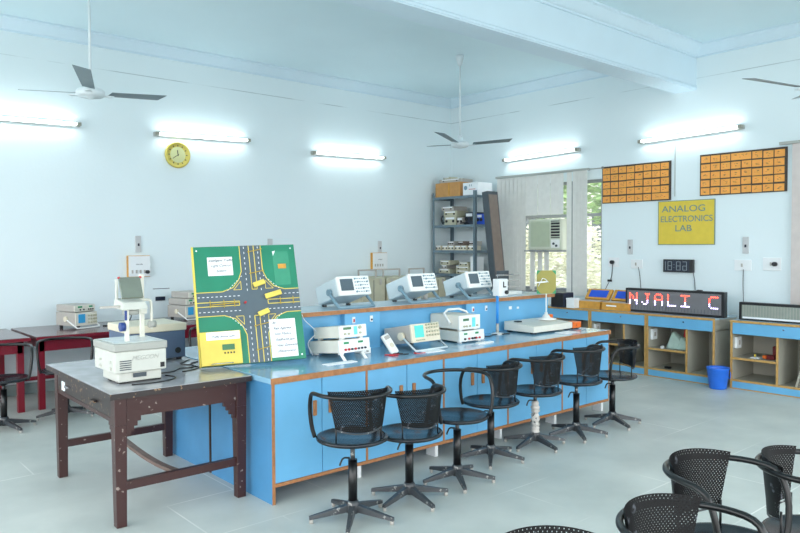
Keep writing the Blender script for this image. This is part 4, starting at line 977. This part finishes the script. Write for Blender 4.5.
# ------------------------------------------------------------------ green traffic board
t = thing('traffic_board', 'large green traffic crossroads model board leaning on the bench shelf', 'board', (-6.565, -4.15, HB+.013), R(-19), R(-19)); t.rotation_euler[1] = R(-1.5)
W, H, TH = .725, .858, .035
bx('panel', (0, 0, 0), (W, TH, H), M_GREEN, t, .002); bx('side_edge', (-.012, -.002, 0), (0, TH+.002, H), M_YPAINT, t, label='yellow left edge')
X = lambda u: u*W
Z = lambda v: (1-v)*H
def flat(m, u0, v0, u1, v1, y): m.box((X(u0), -y, Z(v1)), (X(u1), 0, Z(v0)))
m = MB(); flat(m, .445, 0, .655, 1, .0015); flat(m, 0, .395, .445, .595, .0015); flat(m, .655, .395, 1, .595, .0015)
for su, sv, cu, cv in ((-1,-1,.445,.395), (1,-1,.655,.395), (-1,1,.445,.595), (1,1,.655,.595)):
    m.prism([(X(cu), Z(cv)), (X(cu), Z(cv+sv*.16)), (X(cu+su*.03), Z(cv+sv*.09)), (X(cu+su*.09), Z(cv+sv*.03)), (X(cu+su*.2), Z(cv))], -.0015, 0)
m.mat(1)
def ln(pts, w=.0055, y=.0032):
    for (a, b), (c, d) in zip(pts, pts[1:]): m.bar((X(a), -y/2, Z(b)), (X(c), -y/2, Z(d)), y if False else .002, w, up=(0,1,0)) if False else m.bar((X(a), -y+.0012, Z(b)), (X(c), -y+.0012, Z(d)), w, .0012, up=(0,1,0))
for su, sv, cu, cv in ((-1,-1,.445,.395), (1,-1,.655,.395), (-1,1,.445,.595), (1,1,.655,.595)):
    eu, ev = (0 if su < 0 else 1), (0 if sv < 0 else 1)
    ln([(cu, ev), (cu, cv+sv*.17), (cu+su*.035, cv+sv*.095), (cu+su*.095, cv+sv*.032), (cu+su*.2, cv), (eu, cv)])
    ln([(cu+su*.015, cv+sv*.012), (cu+su*.015, cv+sv*.085), (cu+su*.09, cv+sv*.012), (cu+su*.015, cv+sv*.012)], .004)
for u in (.535, .585): ln([(u, 0), (u, .385)]); ln([(u, .61), (u, 1)])
for v in (.48, .515): ln([(0, v), (.40, v)]); ln([(.68, v), (1, v)])
ln([(.535,.385), (.585,.385)]); ln([(.535,.61), (.585,.61)]); ln([(.40,.48), (.40,.515)]); ln([(.68,.48), (.68,.515)])
m.mat(2)
for k in range(22):
    v = .01+k*.046
    if not .38 < v < .6:
        for u in (.487, .625): ln([(u, v), (u, v+.018)], .004)
for k in range(24):
    u = .01+k*.042
    if not .43 < u < .66:
        for v in (.435, .56): ln([(u, v), (u+.02, v)], .004)
for su, sv, cu, cv in ((-1,-1,.445,.395), (1,-1,.655,.395), (-1,1,.445,.595), (1,1,.655,.595)):
    for k in range(7):
        a, b = k/7, (k+.5)/7; f = lambda s: (cu+su*(.16*s-.0), cv+sv*(.13*(1-s)))
        ln([f(a), f(b)], .004)
m.build('roads', [M_ROAD, M_YPAINT, M_PAPER], t, label='dark grey crossroads with yellow lines and white dashes')
for (u, v, ang, L) in ((.60, .345, 18, .085), (.73, .445, 14, .12), (.62, .595, 20, .08)):
    m = MB(); m.M = Matrix.Translation((X(u), -.03, Z(v))) @ Matrix.Rotation(R(-ang), 4, 'Y'); m.box((-L/2, -.008, -.018), (L/2, .008, .018)); m.box((-L*.3, .0, -.004), (-L*.3+.008, .03, .004)); m.build('signal_head', M_YPAINT, t, .002, 'yellow model traffic signal')
m = MB()
for v in (.06, .25, .70, .9): m.bar((X(.525), -.012, Z(v)), (X(.665), -.02, Z(v-.02)), .005); m.bar((X(.525), 0, Z(v)), (X(.525), -.014, Z(v)), .006)
for u in (.12, .25, .35, .8, .93): m.bar((X(u), -.012, Z(.465)), (X(u), -.014, Z(.53)), .005); m.bar((X(u), 0, Z(.5)), (X(u), -.014, Z(.5)), .006)
m.bar((X(.13), -.014, Z(.505)), (X(.40), -.014, Z(.495)), .006)
build_each(m, 'signal_gantry', mat('brass_paint', (176, 150, 50), .4), t)
MB().cyl((X(.455), -.02, Z(.497)), (X(.455), 0, Z(.497)), .008).build('beacon', M_REDP, t, label='small red beacon')
p = bx('paper_note', (X(.125), -.004, Z(.255)), (X(.365), 0, Z(.095)), M_PAPER, t, label='white handwritten note')
for k, s in enumerate(('Intelligent Traffic', 'Light Control', 'System')): text('handwriting', s, .0245, M_INK, p, (X(.25), -.0048, Z(.125+k*.045)), shear=.4)
p = bx('paper_note', (X(.665), -.004, Z(.975)), (X(.925), 0, Z(.655)), M_PAPER, t, label='white handwritten list of names')
for k, s in enumerate(('By :', 'Raja Agarwal', 'Som Mishra', 'Siddharth Jain', 'Vijay Goswami', '(Electronics)')): text('handwriting', s, .0245, M_INK, p, (X(.695+.006*k), -.0048, Z(.685+k*.048)), shear=.4, align='LEFT')
bx('orange_tag', (X(.815), -.006, Z(.215)), (X(.895), 0, Z(.175)), M_KWOOD, t, label='small orange tag'); bx('clear_tape', (X(.77), -.002, Z(.36)), (X(.93), 0, Z(.06)), mat('tape_on_green', (66, 148, 118), .15), t)
m = MB(); m.prism([(X(.77), Z(.06)), (X(.80), Z(.055)), (X(.775), Z(.10))], -.003, 0); m.build('paper_corner', M_PAPER, t)
p = bx('control_box', (-.004, -.035, Z(1)), (X(.375), 0, Z(.73)), M_YPAINT, t, .003, 'yellow control box')
bx('paper_note', (X(.055), -.038, Z(.80)), (X(.365), -.034, Z(.735)), M_PAPER, p); text('handwriting', 'Traffic Sensor Cntr', .02, M_INK, p, (X(.21), -.0388, Z(.775)), shear=.4)
bx('lcd', (X(.195), -.040, Z(.885)), (X(.31), -.034, Z(.84)), M_GREYLCD, p, label='green LCD')
m = MB()
for k in range(4): m.box((X(.21+k*.028), -.040, Z(.915)), (X(.222+k*.028), -.034, Z(.902)))
build_each(m, 'button', M_DARK, p)
m = MB(); m.cyl((X(.03), -.002, H-.03), (X(.03), 0, H-.03), .006, n=8).cyl((X(.96), -.002, H-.03), (X(.96), 0, H-.03), .006, n=8).cyl((X(.96), -.002, .03), (X(.96), 0, .03), .006, n=8); build_each(m, 'screw', M_PAPER, t)
m = MB(); m.tube([(.06,-.05,.002),(.06,-.09,.0),(.2,-.09,.0),(.2,-.05,.002)], .003, n=6); m.build('wire_bracket', M_CHROME, t)

# ------------------------------------------------------------------ stools
def uvsheet(parent, zs, ztop, r=.215):
    """curved tapered perforated backrest, centred on -Y"""
    bm = bmesh.new(); uvl = bm.loops.layers.uv.new('UVMap'); nu, nv = 22, 7; th = .0015
    def P(i, j, rr):
        v = j/nv; half = R(48+11*v); rad = rr-.022*(1-v)
        a = -PI/2+half*(2*i/nu-1); z = zs+.085+(.215)*v+(.012*math.sin(PI*i/nu) if j == nv else 0) - (.02*math.sin(PI*i/nu) if j == 0 else 0)
        return (rad*math.cos(a), rad*math.sin(a), z)
    for rr, flip in ((r, False), (r-th, True)):
        G = [[bm.verts.new(P(i, j, rr)) for j in range(nv+1)] for i in range(nu+1)]
        for i in range(nu):
            for j in range(nv):
                q = [(i,j), (i+1,j), (i+1,j+1), (i,j+1)]
                if flip: q = q[::-1]
                f = bm.faces.new([G[a][b] for a, b in q]); f.smooth = True
                for lp, (a, b) in zip(f.loops, q): lp[uvl].uv = ((a/nu)*.52, (b/nv)*.23)
    me = bpy.data.meshes.new('backrest'); bm.to_mesh(me); bm.free(); me.materials.append(M_PERF)
    return me
MESH = {}
def part_mesh(key, fn):
    if key not in MESH: MESH[key] = fn()
    return MESH[key]
def link(name, me, parent, loc=(0,0,0), rz=0, label=None):
    o = bpy.data.objects.new(name, me); COL.objects.link(o); o.parent = parent; o.location = loc; o.rotation_euler = (0, 0, rz)
    if label: o['label'] = label
    return o
def grab(m, mats, name):
    o = m.build(name, mats); me = o.data; bpy.data.objects.remove(o); return me
def leg_me():
    m = MB(); m.hexa([(.02,-.022,.052),(.262,-.012,.022),(.262,.012,.022),(.02,.022,.052)], [(.02,-.018,.095),(.262,-.009,.042),(.262,.009,.042),(.02,.018,.095)]); return grab(m, M_BASE, 'leg')
def glide_me(): return grab(MB().cyl((.25,0,0), (.25,0,.024), .011, .013, n=10), M_INSTG, 'glide')
def hub_me(): return grab(MB().lathe([(0,.04),(.035,.04),(.042,.06),(.038,.10),(.03,.115),(0,.115)], 20), M_BASE, 'hub')
def col_me(): return grab(MB().cyl((0,0,.10), (0,0,.36), .027, n=20), M_BLACK, 'column')
def colw_me():
    m = MB(); prof = []
    for i in range(27): prof.append((.031+.005*math.sin(i*1.9)+.004*math.sin(i*.7), .105+i*.01))
    m.lathe([(0,.105)]+prof+[(0,.366)], 18); m.tube([(.038*math.cos(a*.7), .038*math.sin(a*.7), .13+a*.006) for a in range(34)], .003, n=5); return grab(m, [M_WRAP], 'column')
def lever_me(): return grab(MB().tube(smooth([(.02,0,.37),(.06,.0,.375),(.075,0,.345),(.08,0,.33)], 1), .006, n=8), M_BLACK, 'lever')
def seat_me():
    m = MB(); m.lathe([(0,-.022),(.20,-.022),(.215,-.014),(.218,-.004),(.212,.004),(.195,.006),(.188,.002),(0,.004)], 40); return grab(m, M_SEAT, 'seat')
def plate_me():
    m = MB().lathe([(0,-.06),(.03,-.06),(.05,-.035),(.09,-.023),(0,-.022)], 20); return grab(m, M_BLACK, 'swivel_plate')
def arm_me():
    r = .228; z = .272
    L = [(-.205,.10,-.012),(-.222,.105,.05),(-.235,.10,.16),(-.236,.07,.245),(-.234,.03,z-.004)]
    A = [(r*math.cos(a), r*math.sin(a), z) for a in [PI+R(8)+i*(PI-R(16))/16 for i in range(17)]]
    Rr = [(-x, y, zz) for x, y, zz in L[::-1]]
    return grab(MB().tube(smooth(L+A+Rr, 1), .0125, n=10), M_BLACK, 'armrest')
def rod_me(): return grab(MB().tube([(0,0,-.015),(0,0,.11)], .005, n=8), M_BLACK, 'back_rod')
def trim_me():
    pts = [(.189*math.cos(a), .189*math.sin(a), .076-.02*math.sin(PI*(i/16))) for i, a in enumerate([-PI/2+R(46)*(2*k/16-1) for k in range(17)])]
    return grab(MB().tube(pts, .004, n=6), M_BASE, 'lower_trim')
NST = 0
def stool(label, x, y, seat, back, base=0, backrest=True, wrap=False, group='black revolving stools', lift=0):
    """back = world direction (x,y) in which the backrest lies"""
    rz = math.atan2(back[1], back[0])+PI/2
    t = thing('revolving_stool', label, 'stool', (x, y, 0), rz, group=group)
    b = link('star_base', part_mesh('hub', hub_me), t, rz=R(base)-rz)
    for k in range(5):
        lg = link('leg', part_mesh('leg', leg_me), b, rz=k*2*PI/5)
        link('glide', part_mesh('glide', glide_me), b, rz=k*2*PI/5)
    if wrap: link('column', part_mesh('colw', colw_me), t, label='column wrapped in dirty white plastic')
    else: link('column', part_mesh('col', col_me), t)
    key = 'pis%.3f' % seat
    link('piston', part_mesh(key, lambda: grab(MB().cyl((0,0,.34), (0,0,seat-.05), .014, n=14), M_BASE, 'piston')), t)
    link('lever', part_mesh('lev', lever_me), t, rz=R(160)-rz)
    link('seat', part_mesh('seat', seat_me), t, (0,0,seat)); link('swivel_plate', part_mesh('plate', plate_me), t, (0,0,seat))
    link('armrest', part_mesh('arm', arm_me), t, (0,0,seat))
    if backrest:
        link('backrest', part_mesh('sheet', lambda: uvsheet(None, 0, 0)), t, (0,0,seat)); link('lower_trim', part_mesh('trim', trim_me), t, (0,0,seat))
        for a in (-48, 48): link('back_rod', part_mesh('rod', rod_me), t, (.183*math.sin(R(a)), -.183*math.cos(R(a)), seat))
    return t
G1 = 'black revolving stools along the bench'
stool('black stool with perforated back nearest the table end of the bench', -6.15, -5.28, .50, (-.34, -.94), 10, group=G1)
stool('black stool second from the table end of the bench', -5.68, -5.26, .44, (-.12, -.99), -25, group=G1)
stool('black stool without a backrest, third from the table', -5.19, -5.21, .46, (.15, .93), 20, backrest=False, group=G1)
stool('black stool fourth from the table, before the middle of the bench', -4.64, -5.03, .45, (.02, -1), 5, group=G1)
stool('black stool whose column is wrapped in dirty white plastic', -4.09, -5.02, .455, (-.10, -.99), -30, wrap=True, group=G1)
stool('black stool sixth from the table, second last along the bench', -3.58, -5.06, .48, (-.08, -.99), 15, group=G1)
stool('black stool last along the bench, turned sideways at the far end', -3.01, -5.05, .45, (.80, -.6), 30, group=G1)
G2 = 'black stools in the foreground row'
stool('foreground black stool with its whole backrest in view', -6.0, -7.44, .49, (.14, .99), 0, group=G2)
stool('foreground black stool cut off by the bottom edge, left of the full-back one', -6.60, -7.61, .49, (.14, .99), 40, group=G2)
stool('foreground black stool at the right edge of the photo', -5.575, -7.615, .465, (-.22, .97), 20, group=G2)
stool('foreground black stool showing only its rim at the bottom edge', -7.13, -7.50, .485, (.66, .75), 10, group=G2)
G3 = 'black stools at the maroon desks'
stool('black stool at the maroon desk, cut off by the left edge', -7.22, -1.55, .46, (.3, .95), 0, backrest=False, group=G3)
stool('black stool at the maroon desk behind the corner of the brown table', -6.66, -1.42, .46, (.3, .95), 30, backrest=False, group=G3)
stool('black stool at the maroon desk beside the green board', -5.15, -1.45, .46, (.5, .85), 10, backrest=False, group=G3)

# ------------------------------------------------------------------ light, world, camera
wd = bpy.data.worlds.new('World'); S.world = wd; wd.use_nodes = True; nt = wd.node_tree; bg = nt.nodes['Background']
tc = nt.nodes.new('ShaderNodeTexCoord'); sp = nt.nodes.new('ShaderNodeSeparateXYZ'); nt.links.new(tc.outputs['Generated'], sp.inputs[0])
cr = nt.nodes.new('ShaderNodeValToRGB'); nt.links.new(sp.outputs['Z'], cr.inputs['Fac'])
cr.color_ramp.elements[0].position = 0; cr.color_ramp.elements[0].color = (.40, .41, .40, 1)      # ground beyond the built floor
cr.color_ramp.elements[1].position = .04; cr.color_ramp.elements[1].color = (.97, .985, 1.0, 1)
nt.links.new(cr.outputs['Color'], bg.inputs['Color']); bg.inputs['Strength'].default_value = 2.0
cam = bpy.data.cameras.new('Camera'); co = bpy.data.objects.new('Camera', cam); COL.objects.link(co); S.camera = co
cam.sensor_fit = 'HORIZONTAL'; cam.sensor_width = 36; cam.lens = 710.11/800*36; cam.clip_start = .05; cam.clip_end = 200
C = Vector((-8.6903, -8.6313, 1.632)); yaw, pit, rol = .8541, -.0297, -.0035
fw = Vector((math.cos(yaw)*math.cos(pit), math.sin(yaw)*math.cos(pit), math.sin(pit)))
r = Vector((math.sin(yaw), -math.cos(yaw), 0)); u = r.cross(fw)
R2 = r*math.cos(rol)+u*math.sin(rol); U2 = -r*math.sin(rol)+u*math.cos(rol)
mw = Matrix((R2, U2, -fw)).transposed().to_4x4(); mw.translation = C; co.matrix_world = mw
S.view_settings.view_transform = 'Standard'; S.view_settings.look = 'None'; S.view_settings.gamma = 1; S.view_settings.exposure = 1.2
S.view_settings.use_curve_mapping = False
S.cycles.max_bounces = 8; S.cycles.diffuse_bounces = 5; S.cycles.transparent_max_bounces = 16
S.cycles.use_denoising = True
